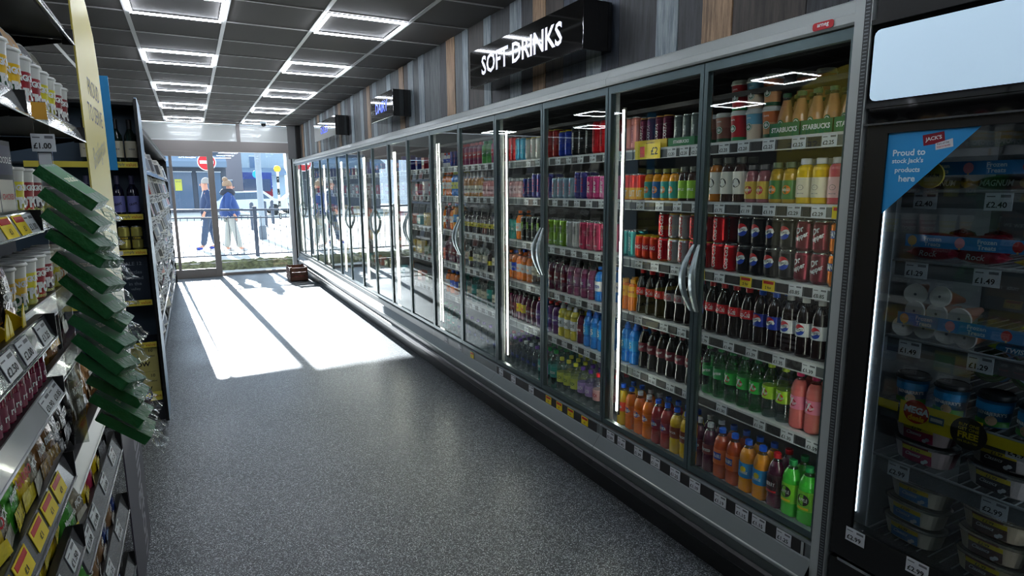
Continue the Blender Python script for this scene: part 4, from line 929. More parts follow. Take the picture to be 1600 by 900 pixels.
# cones in white paper lids, third shelf
cn = MB(); cn.lathe([(.008, -.09), (.028, 0)], pm((150, 90, 60)), 14); cl = MB(); cl.lathe([(.03, 0), (.031, .003), (.031, .008), (0, .009)], pm((226, 222, 214)), 18)
cl.add([(.004*math.cos(a*PI/5), .004*math.sin(a*PI/5), .0096) for a in range(10)], [tuple(range(10))], INKG)
KD['cone'] = dict(parts=[('wrapper', cn), ('lid', cl)], name='ice_cream_cone', look='cone', cat='ice cream', r=.03)
CP = [(1.025, 1.195), (.965, 1.20), (.905, 1.197), (.995, 1.248), (.935, 1.25), (.875, 1.248), (.93, 1.30), (1.0, 1.30), (.855, 1.195), (.845, 1.25)]
for i, (y, z) in enumerate(CP[:9]):
    o = place('cone', 1.905, y, z, f'white lidded ice cream cone lying in the third freezer shelf pile, {ORD[i]} placed', 'ice cream cones piled behind the blue strip', jit=0); o.rotation_euler = (random.uniform(-.25, .25), -PI/2+random.uniform(-.2, .2), 0)
    o['label'] = ['white cone lid at the bottom left of the third freezer shelf pile', 'white cone lid, bottom row second from left on third freezer shelf', 'white cone lid, bottom row third from left on third freezer shelf', 'white cone lid, middle row left on third freezer shelf', 'white cone lid, middle row centre on third freezer shelf', 'white cone lid, middle row right on third freezer shelf', 'white cone lid at the top right of the third shelf pile', 'white cone lid at the top left of the third shelf pile', 'white cone lid, bottom row fourth from left on third freezer shelf'][i]
# wrapped lollies and bags on the upper shelves
def wrap_pack(L, w_, h, c, c2, t):
    b = MB(); n = 8; R = []
    for i in range(n+1):
        u = i/n; s_ = math.sin(PI*u)**.45 if 0 < u < 1 else .0
        R.append([(-L/2+L*u, w_/2*math.cos(a*PI/5)*max(.85, s_), h/2+h/2*math.sin(a*PI/5)*max(.06, s_)) for a in range(10)])
    for i in range(n): b.add(R[i]+R[i+1], [(k, (k+1) % 10, 10+(k+1) % 10, 10+k) for k in range(10)], c2 if i in (0, n-1) else c, True)
    b.add(R[0], [tuple(range(10))], c2); b.add(R[-1], [tuple(range(10))], c2)
    b.text(t, (0, -w_/2-.002, h*.5), (1, 0, 0), (0, 0, 1), h*.42, WHITE, L*.6, .02, .2)
    return [('wrapper', b)]
K('lolr', wrap_pack(.13, .06, .04, pm((150, 24, 50)), pm((196, 60, 80)), 'Rock'), 'wrapped_lolly', 'dark red wrapped lolly', 'lolly', .06)
K('loly', wrap_pack(.17, .06, .032, pm((208, 200, 170)), YEL, 'CALIPPO'), 'wrapped_lolly', 'cream lolly with yellow wrapper ends', 'lolly', .08)
K('lolb', wrap_pack(.16, .06, .032, pm((40, 120, 160)), pm((150, 180, 40)), 'TWISTER'), 'wrapped_lolly', 'blue and green wrapped lolly', 'lolly', .08)
K('lolk', wrap_pack(.13, .07, .04, pm((60, 54, 50)), pm((150, 130, 60)), 'MAGNUM'), 'wrapped_lolly', 'dark brown wrapped ice cream bar', 'lolly', .06)
for sh, its in ((1, (('lolr', .985, 0), ('lolr', .86, 0), ('loly', .69, 0), ('loly', .52, 0), ('lolr', .98, .041), ('lolr', .85, .041), ('loly', .69, .033), ('loly', .51, .033))), (2, (('lolb', .73, 0), ('lolb', .56, 0), ('lolb', .73, .033), ('lolb', .55, .033), ('lolb', .66, .066))), (0, (('lolk', .97, 0), ('lolk', .83, 0), ('lolr', .69, 0), ('lolk', .55, 0), ('lolk', .76, .041), ('lolr', .61, .041)))):
    for i, (k_, y, dz) in enumerate(its):
        place(k_, 1.945, y, FS[sh]+.002+dz, f"{KD[k_]['look']}, {ORD[i]} laid on the {['top', 'second', 'third'][sh]} freezer shelf counting from left", 'wrapped lollies in the freezer', jit=.15)
# two red foil balls behind the second shelf strip
for i, y in enumerate((.975, .885)):
    b = MB(); b.lathe([(0, 0), (.03, .012), (.045, .045), (.03, .078), (0, .09)], mat('red foil', (170, 24, 44), .25, .6, bump=(60, .8)), 16)
    b.text('ROC', (-.044, 0, .048), (0, -1, 0), (0, 0, 1), .018, WHITE, .05, .01, .3)
    tag(b.build('ice_cream_ball', None, (2.03, y-.02, FS[1]+.004)), f'round red foil wrapped ice cream, {"left" if i == 0 else "right"} of the pair on the second freezer shelf', 'ice cream', 'red foil ice creams')
m = MB(); m.lathe([(.0, 0), (.036, 0), (.036, .008), (0, .009)], pm((226, 206, 90)), 20); m.text('MAGNUM', (0, .0, .0095), (1, 0, 0), (0, 1, 0), .01, INK, .05)
tag(m.build('round_badge', None, (1.869, .975, 1.648), (PI/2, 0, -PI/2)), 'round yellow badge on the top freezer shelf below the blue sticker', 'badge')
# ------------------------------------------------------------------ left gondola next to the camera
XL = -.30
def ticket_lip(mb, y0, y1, zb, zt, m, x=XL, top=BLACK):
    mb.add([(x, y0, zb), (x, y1, zb), (x-.018, y1, zt), (x-.018, y0, zt), (x-.006, y0, zb), (x-.006, y1, zb), (x-.024, y1, zt), (x-.024, y0, zt)],
           [(0, 1, 2, 3), (7, 6, 5, 4), (0, 4, 5, 1), (1, 5, 6, 2), (3, 7, 4, 0)], m)
    mb.bx(x-.034, x-.018, y0, y1, zt-.004, zt+.004, top); mb.bx(x-.03, x+.002, y1-.004, y1, zb-.004, zt+.004, top)
    mb.tube([(x+.001, y0, zb), (x+.001, y1, zb)], .003, m, 6)
LIPC = mat('clear ticket strip', (188, 190, 192), .12, .0, coat=.8); LIPG = mat('grey ticket strip', (96, 97, 100), .2, coat=.6); LIPW = mat('white tray lip', (228, 228, 222), .3)
GN = thing('shelving_gondola', 'dark shelving unit full of snacks at the left, nearest the camera', 'shelving')
b = MB(); b.bx(-.86, -.84, .3, 2.55, 0, 2.45, mat('dark back panel', (26, 25, 27), .5)); b.bx(-.84, -.32, .3, 2.55, 0, .10, BLACK)
for yy in (.6, 1.70, 2.52):
    b.bx(-.84, -.79, yy-.02, yy+.02, 0, 2.45, BLACK)
    for k in range(40): b.bx(-.789, -.7885, yy-.006, yy+.006, .3+k*.05, .325+k*.05, DARK)
b.build('frame', GN)
def gshelf(y0, y1, zb, zt, m, depth=.45, x=XL, cards=(), bmat=BLACK):
    s_ = MB(); s_.bx(x-depth, x-.02, y0, y1, zb+.012, zb+.022, bmat)
    for yy in (y0+.003, y1-.006): s_.add([(x-.03, yy, zb+.01), (x-depth, yy, zb+.01), (x-depth, yy, zb-.09), (x-.03, yy, zb)], [(0, 1, 2, 3)], bmat)
    ticket_lip(s_, y0, y1, zb, zt, m, x)
    o = s_.build('shelf', GN)
    for yy, t_, ye in cards:
        c_ = card(t_, o, (x-.0155, yy, zt-.003), PI/2, ye, min(1.0, (zt-zb)/.047*1.02)); c_.rotation_euler = (-math.atan(.018/(zt-zb)), 0, PI/2); c_.scale = (1.35,)+tuple(c_.scale)[1:]
    return o
A = [(1.50, 'Y', 1), (1.35, '£1.00', 0), (1.2, '£1.25', 0)]
gshelf(.6, 1.695, 2.098, 2.14, LIPC); gshelf(1.705, 2.53, 2.098, 2.14, LIPC, cards=[(2.3, '£2.75', 0)])
gshelf(.6, 1.695, 1.783, 1.832, LIPC); gshelf(1.705, 2.53, 1.783, 1.826, LIPC)
gshelf(.6, 1.695, 1.530, 1.574, LIPC, cards=[(1.63, '£1.00', 0), (1.55, '£1', 1), (1.44, '£1', 1)])
gshelf(.6, 1.695, 1.286, 1.338, LIPG, cards=[(1.61, '£1.25', 0), (1.45, '£2.00', 0), (1.33, '£2.50', 0)])
gshelf(.6, 1.695, 1.150, 1.188, LIPC, cards=[(1.64, '£0.85', 0), (1.56, '£0.90', 0)])
gshelf(.6, 1.695, .938, 1.0, LIPG, cards=[(1.56, '£1', 1), (1.36, '£1', 1), (1.24, '£1', 1), (1.14, '£1', 1), (1.46, '£1', 1)])
gshelf(.6, 1.695, .753, .811, LIPG, cards=[(1.60, '£1.50', 0), (1.45, '£1.50', 0)])
gshelf(.6, 1.695, .50, .555, LIPG)
gshelf(1.705, 2.53, 1.515, 1.55, LIPG, .38, XL-.06); gshelf(1.705, 2.53, 1.28, 1.32, LIPG, .38, XL-.06); gshelf(1.705, 2.53, 1.09, 1.13, LIPG, .38, XL-.06)
gshelf(1.705, 2.53, .885, .93, LIPW, cards=[]); gshelf(1.705, 2.53, .672, .745, LIPG, cards=[(2.36, '£1.25', 0), (2.14, '£1.00', 0), (1.92, '£1.00', 0), (1.80, '£1.20', 0)])
gshelf(1.705, 2.53, .430, .50, LIPG, cards=[(2.3, '£1.00', 0), (2.05, '£1.25', 0), (1.85, '£1.50', 0)]); gshelf(1.705, 2.53, .20, .26, LIPG)
# big printed side panel at the end of the gondola
def panel_mat():
    m = bpy.data.materials.new('printed panel yellow to aubergine'); m.use_nodes = True; nt = m.node_tree; b = nt.nodes['Principled BSDF']
    tc = nt.nodes.new('ShaderNodeTexCoord'); sp = nt.nodes.new('ShaderNodeSeparateXYZ'); cr = nt.nodes.new('ShaderNodeValToRGB'); mr = nt.nodes.new('ShaderNodeMapRange')
    mr.inputs[1].default_value = 0; mr.inputs[2].default_value = 2.4
    nt.links.new(tc.outputs['Object'], sp.inputs[0]); nt.links.new(sp.outputs[2], mr.inputs[0]); nt.links.new(mr.outputs[0], cr.inputs[0]); nt.links.new(cr.outputs[0], b.inputs['Base Color'])
    e = cr.color_ramp.elements; e[0].position = .25; e[0].color = (lin(74), lin(70), lin(82), 1); e[1].position = .9; e[1].color = (lin(216), lin(196), lin(74), 1)
    for p, c in ((.34, (186, 180, 182)), (.46, (226, 220, 204)), (.70, (222, 206, 104))):
        q = e.new(p); q.color = (lin(c[0]), lin(c[1]), lin(c[2]), 1)
    b.inputs['Roughness'].default_value = .4; return m
PM_ = panel_mat(); pr = [(2.55, 0), (3.165, 0), (3.165, .0), (3.17, 1.9), (3.15, 2.12), (3.10, 2.24), (2.98, 2.33), (2.80, 2.40), (2.55, 2.44)]
b = MB(); b.prism([(-.303, y, z) for y, z in pr], (.005, 0, 0), PM_)
b.text('PROUD', (-.2975, 2.90, 2.0), (0, 1, 0), (0, 0, 1), .065, INKG, .34, .0); b.text('TO SERVE', (-.2975, 2.88, 1.905), (0, 1, 0), (0, 0, 1), .065, INKG, .44, .0)
b.text('Brislington', (-.2975, 2.88, 1.76), (0, .98, .2), (0, -.2, .98), .10, pm((170, 160, 110)), .40, .0, .3)
b.text('Brislington', (-.2975, 2.95, .40), (0, 0, -1), (0, 1, 0), .24, pm((170, 168, 178)), .74, .02)
tag(b.build('printed_board'), 'tall printed side panel, yellow at top and dark below, ending the left shelves', 'panel')
# -- pots
def pot(c1, c2, t1='KING', t2='POT'):
    b = MB(); h, r0, r1 = .142, .033, .046
    R = lambda z: r0+(r1-r0)*z/h
    b.lathe([(0, 0), (r0*.95, 0), (r0, .004), (R(h*.94), h*.94)], pm((206, 208, 206)), 20)
    b.lathe([(R(.012)+.0006, .012), (R(.06)+.0006, .06)], c2, 20); b.lathe([(R(.06)+.0006, .06), (R(.105)+.0006, .105)], c1, 20)
    for th in (.0, -1.0): 
        b.wtext(t1, R(.09)+.002, .09, .016, W_, .045, .05, 0, 0, th); b.wtext(t2, R(.052)+.003, .052, .03, W_, .055, .06, 0, 0, th); b.wtext('noodle', R(.03)+.0025, .03, .012, pm((200, 210, 120)), .05, .02, 0, .2, th)
    l = MB(); l.lathe([(R(h*.94), h*.93), (r1*1.06, h*.95), (r1*1.06, h*.97), (r1, h), (r1*.95, h), (r1*.93, h*.99), (0, h*.99)], pm((214, 216, 214)), 20)
    return [('body', b), ('lid', l)]
K('poty', pot(pm((236, 190, 20)), pm((20, 96, 50))), 'noodle_pot', 'green and yellow noodle pot', 'pot', .045)
K('potr', pot(pm((150, 16, 40)), pm((190, 50, 40))), 'noodle_pot', 'dark red noodle pot', 'pot', .045)
K('potl', pot(pm((224, 214, 40)), pm((200, 196, 60))), 'noodle_pot', 'lemon yellow noodle pot', 'pot', .045)
K('potb', pot(pm((130, 20, 40)), pm((60, 24, 40))), 'noodle_pot', 'maroon noodle pot', 'pot', .045)
zt = 1.806
for i, (y, k_) in enumerate(((1.60, 'poty'), (1.73, 'poty'), (1.85, 'poty'), (1.96, 'potr'), (2.07, 'potr'), (2.17, 'potl'), (2.27, 'potl'), (2.38, 'potb'), (2.48, 'potb'))):
    place(k_, -.372, y, zt, f"{KD[k_]['look']} on the upper left shelf, {ORD[i]} from the camera", 'noodle pots on the upper left shelf', PI/2, jit=.1)
    if i > 0: place(k_, -.475, y, zt, f"{KD[k_]['look']} on the upper left shelf, {ORD[i-1]} from camera, back row", 'noodle pots on the upper left shelf', PI/2, full=False)
LC = [((160, 30, 50), 1.86), ((200, 196, 150), 1.75), ((70, 72, 76), 1.97), ((222, 176, 120), 2.07), ((226, 170, 100), 2.15), ((60, 62, 66), 2.30), ((150, 150, 140), 2.42)]
for i, (c_, y) in enumerate(LC):
    b = MB(); b.lathe([(.034, -.06), (.046, 0), (.049, .003), (.049, .006), (0, .007)], pm((200, 200, 196)), 24); b.lathe([(.043, .0075), (0, .0078)], pm(c_), 24)
    b.text('KING', (0, .012, .0085), (1, 0, 0), (0, 1, 0), .014, WHITE, .05, .03); b.text('POT', (0, -.008, .0085), (1, 0, 0), (0, 1, 0), .02, WHITE, .05, .04)
    tag(b.build('noodle_tub', None, (-.40, y, zt+.142+.047), (1.35, 0, PI/2-.25)), f'round lidded tub lying on top of the noodle pots, {ORD[i]} from the camera', 'pot', 'tubs lying on the noodle pots')
# film bag of snacks by the left edge
def snack_bag(w_, h, d_, m, m2, t, tm=W_, film=False):
    b = MB(); n = 8; R = []
    for j in range(n+1):
        v = j/n; s_ = math.sin(PI*min(max(v, 0), 1))**.5 if 0 < v < 1 else 0
        R.append([(w_/2*math.copysign(abs(math.cos(a*PI/6))**.6, math.cos(a*PI/6))*(1-.06*s_), -d_/2*math.sin(a*PI/6)*s_-(.0008 if math.sin(a*PI/6) > 0 else -.0008), v*h) for a in range(12)])
    for j in range(n): b.add(R[j]+R[j+1], [(k, (k+1) % 12, 12+(k+1) % 12, 12+k) for k in range(12)], m2 if j in (0, n-1) else (m if 1 < j < n-2 else m2 if film else m), True)
    b.text(t, (0, -d_/2-.001, h*.6), (1, 0, 0), (0, 0, 1), h*.13, tm, w_*.8, .03)
    b.quad((-w_*.4, -d_/2-.0008, h*.25), (w_*.4, -d_/2-.0008, h*.25), (w_*.34, -d_/2-.0008, h*.42), (-w_*.34, -d_/2-.0008, h*.46), m2)
    return b
def foil(rgb): return mat('foil %d %d %d' % rgb, rgb, .22, .35, bump=(40, .6))
def bagkind(key, w_, h, d_, c1, c2, t, look, nm='snack_bag', cat='bag', tm=W_):
    K(key, [('body', snack_bag(w_, h, d_, foil(c1), foil(c2), t, tm))], nm, look, cat, w_/2)
bagkind('b_ye', .12, .17, .04, (226, 196, 24), (236, 216, 60), 'HARIBO', 'yellow sweet bag', tm=RED)
bagkind('b_gr', .12, .17, .04, (70, 160, 50), (226, 206, 40), 'Maynards', 'green and yellow sweet bag')
bagkind('b_cl', .12, .16, .04, (150, 140, 120), (200, 196, 180), 'PICK', 'translucent sweet bag')
bagkind('b_br', .11, .16, .04, (130, 90, 50), (150, 116, 50), 'nuts', 'brown nut bag')
bagkind('b_bk', .13, .19, .04, (26, 24, 28), (60, 60, 64), 'ROASTED', 'black snack bag')
bagkind('b_fo', .12, .15, .05, (150, 116, 84), (190, 186, 180), 'oat', 'bronze foil snack bag')
bagkind('b_bl', .12, .15, .04, (50, 70, 130), (120, 150, 190), 'mini', 'blue foil snack bag')
bagkind('b_pk', .12, .17, .04, (200, 60, 100), (230, 200, 50), 'Chews', 'pink and yellow sweet bag')
bagkind('b_big', .2, .26, .10, (196, 188, 170), (150, 60, 50), 'MIX', 'large pale snack bag with red and blue print', tm=BLUE)
bagkind('b_or', .10, .24, .09, (226, 80, 20), (244, 150, 40), 'Pringles'[:0]+'crisps', 'orange snack tube bag')
place('b_big', -.39, 1.47, zt, 'large pale snack bag at the left edge of the noodle pot shelf', 'large snack bags', PI/2)
def rowbags(keys, y0, y1, z, x, lab, grp, rows=1, rz=PI/2, tilt=-.12):
    n_ = len(keys)
    for i, k_ in enumerate(keys):
        y = y0+(y1-y0)*i/(n_-1)
        place(k_, x+.022, y, z, f"{KD[k_]['look']} {lab}, {ORD[i]} from the camera", grp, rz, jit=.18, tilt=tilt)
# shelf below the pots: cartons and pots
K('nbox', carton(.10, .05, .17, pm((40, 38, 42)), lambda b, d, h: (fr_(b, d, -.045, .045, .10, .16, pm((60, 60, 84))), fr_(b, d, -.04, .04, .02, .09, pm((206, 200, 186))), ft(b, d+.001, 'NOODLE', .13, .014, W_, .08), ft(b, d+.001, 'CHICKEN', .055, .012, RED, .07))), 'noodle_carton', 'black and cream noodle carton', 'carton', .05)
K('nbox2', carton(.10, .05, .17, pm((170, 70, 60)), lambda b, d, h: (fr_(b, d, -.045, .045, .11, .16, YEL), ft(b, d+.001, 'SOUP', .13, .016, INK, .08), fr_(b, d, -.04, .04, .02, .09, pm((214, 120, 100))))), 'noodle_carton', 'salmon pink soup carton', 'carton', .05)
for i, (y, k_) in enumerate(((1.28, 'nbox2'), (1.39, 'nbox2'), (1.50, 'nbox'), (1.61, 'nbox'))): place(k_, -.36, y, 1.553, f"{KD[k_]['look']} below the noodle pots, {ORD[i]} from the camera", 'cartons below the noodle pots', PI/2, jit=.1)
for tier, zz in enumerate((1.538, 1.303)):
    for i, k_ in enumerate(('poty', 'poty', 'potl', 'potr', 'potb', 'potl', 'potr')):
        place(k_, -.42, 1.76+i*.112, zz, f"{KD[k_]['look']} behind the clip strip, {('upper', 'lower')[tier]} tier, {ORD[i]} from the camera", 'noodle pots behind the clip strip', PI/2, jit=.2)
# yellow display cartons with meal pouches
def dcarton(w_, d_, h):
    b = MB(); m_ = pm((226, 200, 30)); 
    b.bx(-w_/2, w_/2, -d_/2, d_/2, 0, .003, m_); b.bx(-w_/2, w_/2, d_/2-.002, d_/2, 0, h, m_)
    for sx in (-1, 1): b.prism([(sx*w_/2, -d_/2, 0), (sx*w_/2, d_/2, 0), (sx*w_/2, d_/2, h), (sx*w_/2, -d_*.1, h*.95), (sx*w_/2, -d_/2, h*.45)], (-sx*.002, 0, 0), m_)
    b.prism([(-w_/2, -d_/2, 0), (w_/2, -d_/2, 0), (w_/2, -d_/2, h*.8), (w_*.36, -d_/2, h*.62), (w_*.28, -d_/2, h*.3), (-w_*.28, -d_/2, h*.3), (-w_*.36, -d_/2, h*.62), (-w_/2, -d_/2, h*.8)], (0, .002, 0), m_)
    b.text('MEAL POUCH', (0, -d_/2-.0008, h*.16), (1, 0, 0), (0, 0, 1), h*.1, pm((190, 160, 30)), w_*.7)
    return b
K('meal', [('body', (lambda q: q)(snack_bag(.105, .155, .03, foil((226, 170, 30)), foil((110, 22, 30)), 'CHILLI', INK)))], 'meal_pouch', 'maroon and yellow chilli pouch', 'pouch', .05)
KD['meal']['parts'][0][1].text('CON CARNE', (0, -.0165, .05), (1, 0, 0), (0, 0, 1), .016, INK, .08, .03)
K('mealb', [('body', snack_bag(.105, .15, .03, foil((36, 32, 34)), foil((120, 70, 40)), 'STEW', W_))], 'meal_pouch', 'black and brown stew pouch', 'pouch', .05)
dc_ = dcarton(.125, .15, .10).mesh('display_carton')
for i, y in enumerate((1.24, 1.37, 1.50)):
    tag(put('display_carton', dc_, None, (-.40, y, 1.309), (0, 0, PI/2)), f'yellow cut-out display carton holding meal pouches, {ORD[i]} from the camera', 'carton', 'yellow display cartons on the left shelf')
    for r_ in range(2): place('meal', -.37-r_*.05, y, 1.314, f"maroon and yellow chilli pouch in the {ORD[i]} yellow carton, {('front', 'rear')[r_]}", 'meal pouches in yellow cartons', PI/2, jit=.05, tilt=-.08)
for i, y in enumerate((1.60, 1.67)): place('mealb', -.37-i*.05, y-.01, 1.31, f'black and brown stew pouch beside the yellow cartons, {("nearer", "farther")[i]}', 'stew pouches', PI/2, jit=.05)
# dark red jars
Bt('jar', .105, .021, 'square', liq('beetroot', (110, 20, 50)), km((150, 150, 154)), pm((120, 40, 70)), 'red', 'small dark red jar', W_, (.2, .6), 'glass_jar')
for i in range(13):
    for r_ in range(2): place('jar', -.345-r_*.046, 1.11+i*.046, 1.174, f"small dark red jar with grey cap, {ORD[i]} from the camera, {('front', 'back')[r_]} row", 'small red jars on the left shelf', PI/2, full=r_ == 0)
# sweets
rowbags('b_gr b_ye b_cl b_gr b_ye b_cl b_br b_br'.split(), 1.12, 1.66, .962, -.365, 'in the sweet rack', 'sweet bags on the fifth left shelf')
tr = MB(); tr.bx(-.352, -.349, 1.02, 1.68, .962, 1.02, YEL); tr.bx(-.44, -.35, 1.02, 1.68, .960, .962, YEL)
for k in range(7): tr.bx(-.44, -.352, 1.02+k*.11-.001, 1.02+k*.11+.001, .962, 1.05, YEL)
tag(tr.build('display_tray'), 'long yellow divided tray under the sweet bags on the left', 'tray')
rowbags('b_or b_gr b_ye b_pk b_gr b_ye b_ye'.split(), 1.02, 1.64, .777, -.375, 'below the sweet rack', 'sweet bags on the sixth left shelf')
for i in range(6): place('rub', -.36, 1.20+i*.075, .524, f'dark red bottle low on the left shelves, {ORD[i]} from the camera', 'dark red bottles low on the left', PI/2, full=False)
rowbags('b_bk b_bk b_bk b_bk b_br b_br'.split(), 1.80, 2.44, .909, -.38, 'behind the white tray lip', 'snack bags behind the white tray lip')
rowbags('b_gr b_cl b_ye b_pk b_ye b_bk b_bk'.split(), 1.77, 2.44, .696, -.365, 'below the white tray', 'bags below the white tray')
rowbags('b_ye b_gr b_fo b_fo b_bl b_fo b_bl'.split(), 1.77, 2.44, .454, -.365, 'on the low shelf', 'bags on the low left shelf')
rowbags('b_fo b_bl b_fo b_fo b_bl b_bk'.split(), 1.77, 2.44, .224, -.365, 'on the lowest shelf', 'bags on the lowest left shelf')
rowbags('b_br b_bk b_br b_bk'.split(), 1.80, 2.38, 1.115, -.43, 'in shadow behind the clip strip', 'bags behind the clip strip')
# clip strip with green packets
cs = thing('clip_strip', 'clear hanging clip strip with a £1.00 card at the left', 'clip strip', (-.287, 1.75, 1.80))
s_ = MB(); s_.bx(-.014, .014, -.0006, .0006, -.80, .02, clear('strip film', (225, 228, 224), 1.5, .1, 1, .12)); s_.bx(-.014, .014, -.0012, -.0006, -.02, .018, pm((214, 160, 60)))
s_.bx(-.012, .012, -.001, -.0007, -.17, -.095, CARD); s_.build('strip', cs)
c_ = card('£1.00', cs, (.001, -.004, -.052), 0, False, 1.0); c_.scale = (.72, 1, .86)
GP = mat('green packet', (22, 92, 46), .45, bump=(60, .5)); GP2 = mat('green packet face', (34, 118, 60), .55, spec=.3)
def packet():
    L, Wd, T = .13, .105, .024; b = MB()
    b.rbx(0, L, -Wd/2, Wd/2, 0, T, .006, GP)
    b.quad((.008, -Wd/2+.008, T+.0004), (L-.03, -Wd/2+.008, T+.0004), (L-.03, Wd/2-.008, T+.0004), (.008, Wd/2-.008, T+.0004), GP2)
    b.text('snacks', (.05, 0, T+.0008), (0, 1, 0), (-1, 0, 0), .02, pm((190, 210, 150)), .07)
    f = MB(); n = 10; random.seed(3)
    rows_ = []
    for j in range(5):
        rows_.append([(L-.002+j*.013, -Wd/2+Wd*k/n, T/2+random.uniform(-.008, .008)*(j > 0)-j*.003) for k in range(n+1)])
    for a, c in zip(rows_, rows_[1:]):
        f.add(a+c, [(k, k+1, n+2+k, n+1+k) for k in range(n)], CRINK)
    g_ = MB(); g_.rbx(-.002, L+.004, -Wd/2-.002, Wd/2+.002, -.002, T+.003, .007, CRINK)
    return b.mesh('body'), f.mesh('film_end'), g_.mesh('wrapper')
PB, PF, PW = packet()
for i in range(13):
    o = thing('snack_packet', f'green snack packet on the clip strip, {ORD[i]} from the top', 'packet', None, None, 'green packets hanging on the clip strip')
    lx = Vector((.085+random.uniform(-.01, .01), -.02+random.uniform(-.02, .02), -.075+random.uniform(-.01, .01))).normalized()
    wy = Vector((.05+random.uniform(-.08, .08), 1, .05)); wy = (wy-lx*wy.dot(lx)).normalized(); nz = lx.cross(wy)
    M = Matrix((lx, wy, nz)).transposed().to_4x4(); M.translation = Vector((-.292+.0038*i, 1.70+.004*i, 1.66-.049*i)); o.matrix_world = M
    put('body', PB, o); put('film_end', PF, o)
# ------------------------------------------------------------------ end display beyond the cross aisle
EC = thing('end_display', 'dark end-of-aisle display shelf unit with drinks, facing the camera', 'shelving')
b = MB(); b.bx(-1.05, -.275, 5.07, 5.10, 0, 2.17, mat('blue black backing', (74, 94, 112), .5)); b.bx(-1.05, -.275, 4.78, 5.07, 0, .17, mat('dark base', (40, 44, 50), .5)); b.bx(-1.05, -.275, 4.78, 5.07, 2.17, 2.19, BLACK)
b.build('frame', EC)
b = MB(); b.prism([(-.275, y, z) for y, z in ((4.74, 0), (5.10, 0), (5.10, 2.10), (5.0, 2.2), (4.78, 2.22), (4.74, 2.2))], (.014, 0, 0), mat('pale blue printed side', (150, 178, 206), .4)); b.bx(-.277, -.260, 4.738, 4.742, 0, 2.21, BLACK); b.bx(-.28, -.275, 4.742, 5.10, 0, 2.19, BLACK); b.build('side_panel', EC)
b = MB(); b.bx(-.50, -.405, 4.775, 4.785, 1.75, 2.345, SKYB); p_ = b.build('header_board', EC); p_['label'] = 'bright blue upright board'
YS = mat('yellow shelf strip', (226, 210, 80), .4)
for z in (1.80, 1.455, 1.215, .865, .565):
    b = MB(); b.bx(-1.04, -.285, 4.80, 5.07, z-.01, z, mat('blue black shelf', (30, 38, 48), .5)); b.bx(-.9, -.292, 4.794, 4.80, z-.032, z+.006, YS)
    b.text('simply', (-.395, 4.7935, z-.012), (1, 0, 0), (0, 0, 1), .024, INKG, .06); b.text('value', (-.33, 4.7935, z-.012), (1, 0, 0), (0, 0, 1), .022, pm((190, 110, 40)), .06)
    b.bx(-.46, -.43, 4.7925, 4.794, z-.028, z, CARD); b.build('shelf', EC)
K('wine', bottle(.285, .036, 'wine', liq('wine glass dark', (24, 40, 34)), km((20, 20, 22)), pm((206, 200, 176)), (.12, .50), d_txt('WINE', INKG, .1)), 'wine_bottle', 'dark wine bottle with cream label', 'bottle', .036)
K('cord', bottle(.26, .036, 'wine', liq('dark cordial', (24, 24, 44)), km((60, 60, 90)), pm((120, 124, 190)), (.06, .48), d_txt('GRAPE', INK, .15, .2)), 'wine_bottle', 'dark bottle with violet label', 'bottle', .036)
for i, x in enumerate((-.575, -.49, -.405, -.325)): place('wine', x, 4.88, 1.802, f'dark wine bottle with cream label on the end display, {ORD[i]} from left', 'wine bottles on the end display', 0)
for i, x in enumerate((-.60, -.515, -.43, -.345)): place('cord', x, 4.88, 1.457, f'dark bottle with violet label on the end display, {ORD[i]} from left', 'violet label bottles on the end display', 0)
K('cidc', can(.16, .034, cm((216, 206, 110)), d_band(pm((60, 60, 50)), 'CIDER', YEL, 0, .15)), 'drink_can', 'pale yellow can', 'can', .034)
for i, x in enumerate((-.57, -.495, -.42, -.345)): place('cidc', x, 4.87, 1.217, f'pale yellow can shrink-wrapped on the end display, {ORD[i]} from left', 'pale yellow cans on the end display', 0)
b = MB(); b.bx(-.56, -.30, 4.86, 5.0, .867, 1.17, mat('navy carton', (26, 40, 56), .5))
for k, (t_, z) in enumerate((('ALE 12', 1.12), ('bottles', 1.06), ('brewed', 1.02), ('in the', .98), ('valley', .94))): b.text(t_, (-.385, 4.8595, z), (1, 0, 0), (0, 0, 1), .024, pm((120, 130, 140)), .12)
tag(b.build('drinks_carton'), 'navy carton with faint lettering in the middle of the end display', 'carton')
for i in range(2):
    b = MB(); z = .172+i*.182; b.bx(-.75, -.295, 4.82, 5.05, z, z+.18, pm((196, 186, 112)))
    b.text('STRONGBOW', (-.49, 4.8195, z+.055), (1, 0, 0), (0, 0, 1), .034, INK, .33, .03); b.text('10', (-.335, 4.8195, z+.15), (1, 0, 0), (0, 0, 1), .022, INK, .04); b.text('x440ml', (-.335, 4.8195, z+.11), (1, 0, 0), (0, 0, 1), .012, INK, .04); b.text('cider', (-.5, 4.8195, z+.12), (1, 0, 0), (0, 0, 1), .03, pm((150, 140, 70)), .1)
    tag(b.build('cider_box'), f'pale yellow cider box at the foot of the end display, {("lower", "upper")[i]} of two', 'box', 'cider boxes on the end display')
b = MB(); b.bx(-.62, -.29, 4.776, 4.779, .15, .215, YS); b.lathe([(.055, 0), (.055, .004), (0, .004)], pm((44, 42, 46)), 24)
nb = len(b.v); b.v = [v if i < 8 else (v[0]-.40, 4.776-v[2], v[1]+.195) for i, v in enumerate(b.v)]
b.text('£5.90', (-.40, 4.770, .195), (1, 0, 0), (0, 0, 1), .03, YEL, .09, .03); b.text('value', (-.32, 4.7755, .185), (1, 0, 0), (0, 0, 1), .02, pm((190, 110, 40)), .05)
tag(b.build('price_sign'), 'yellow strip sign with dark £5.90 roundel below the cider boxes', 'sign')
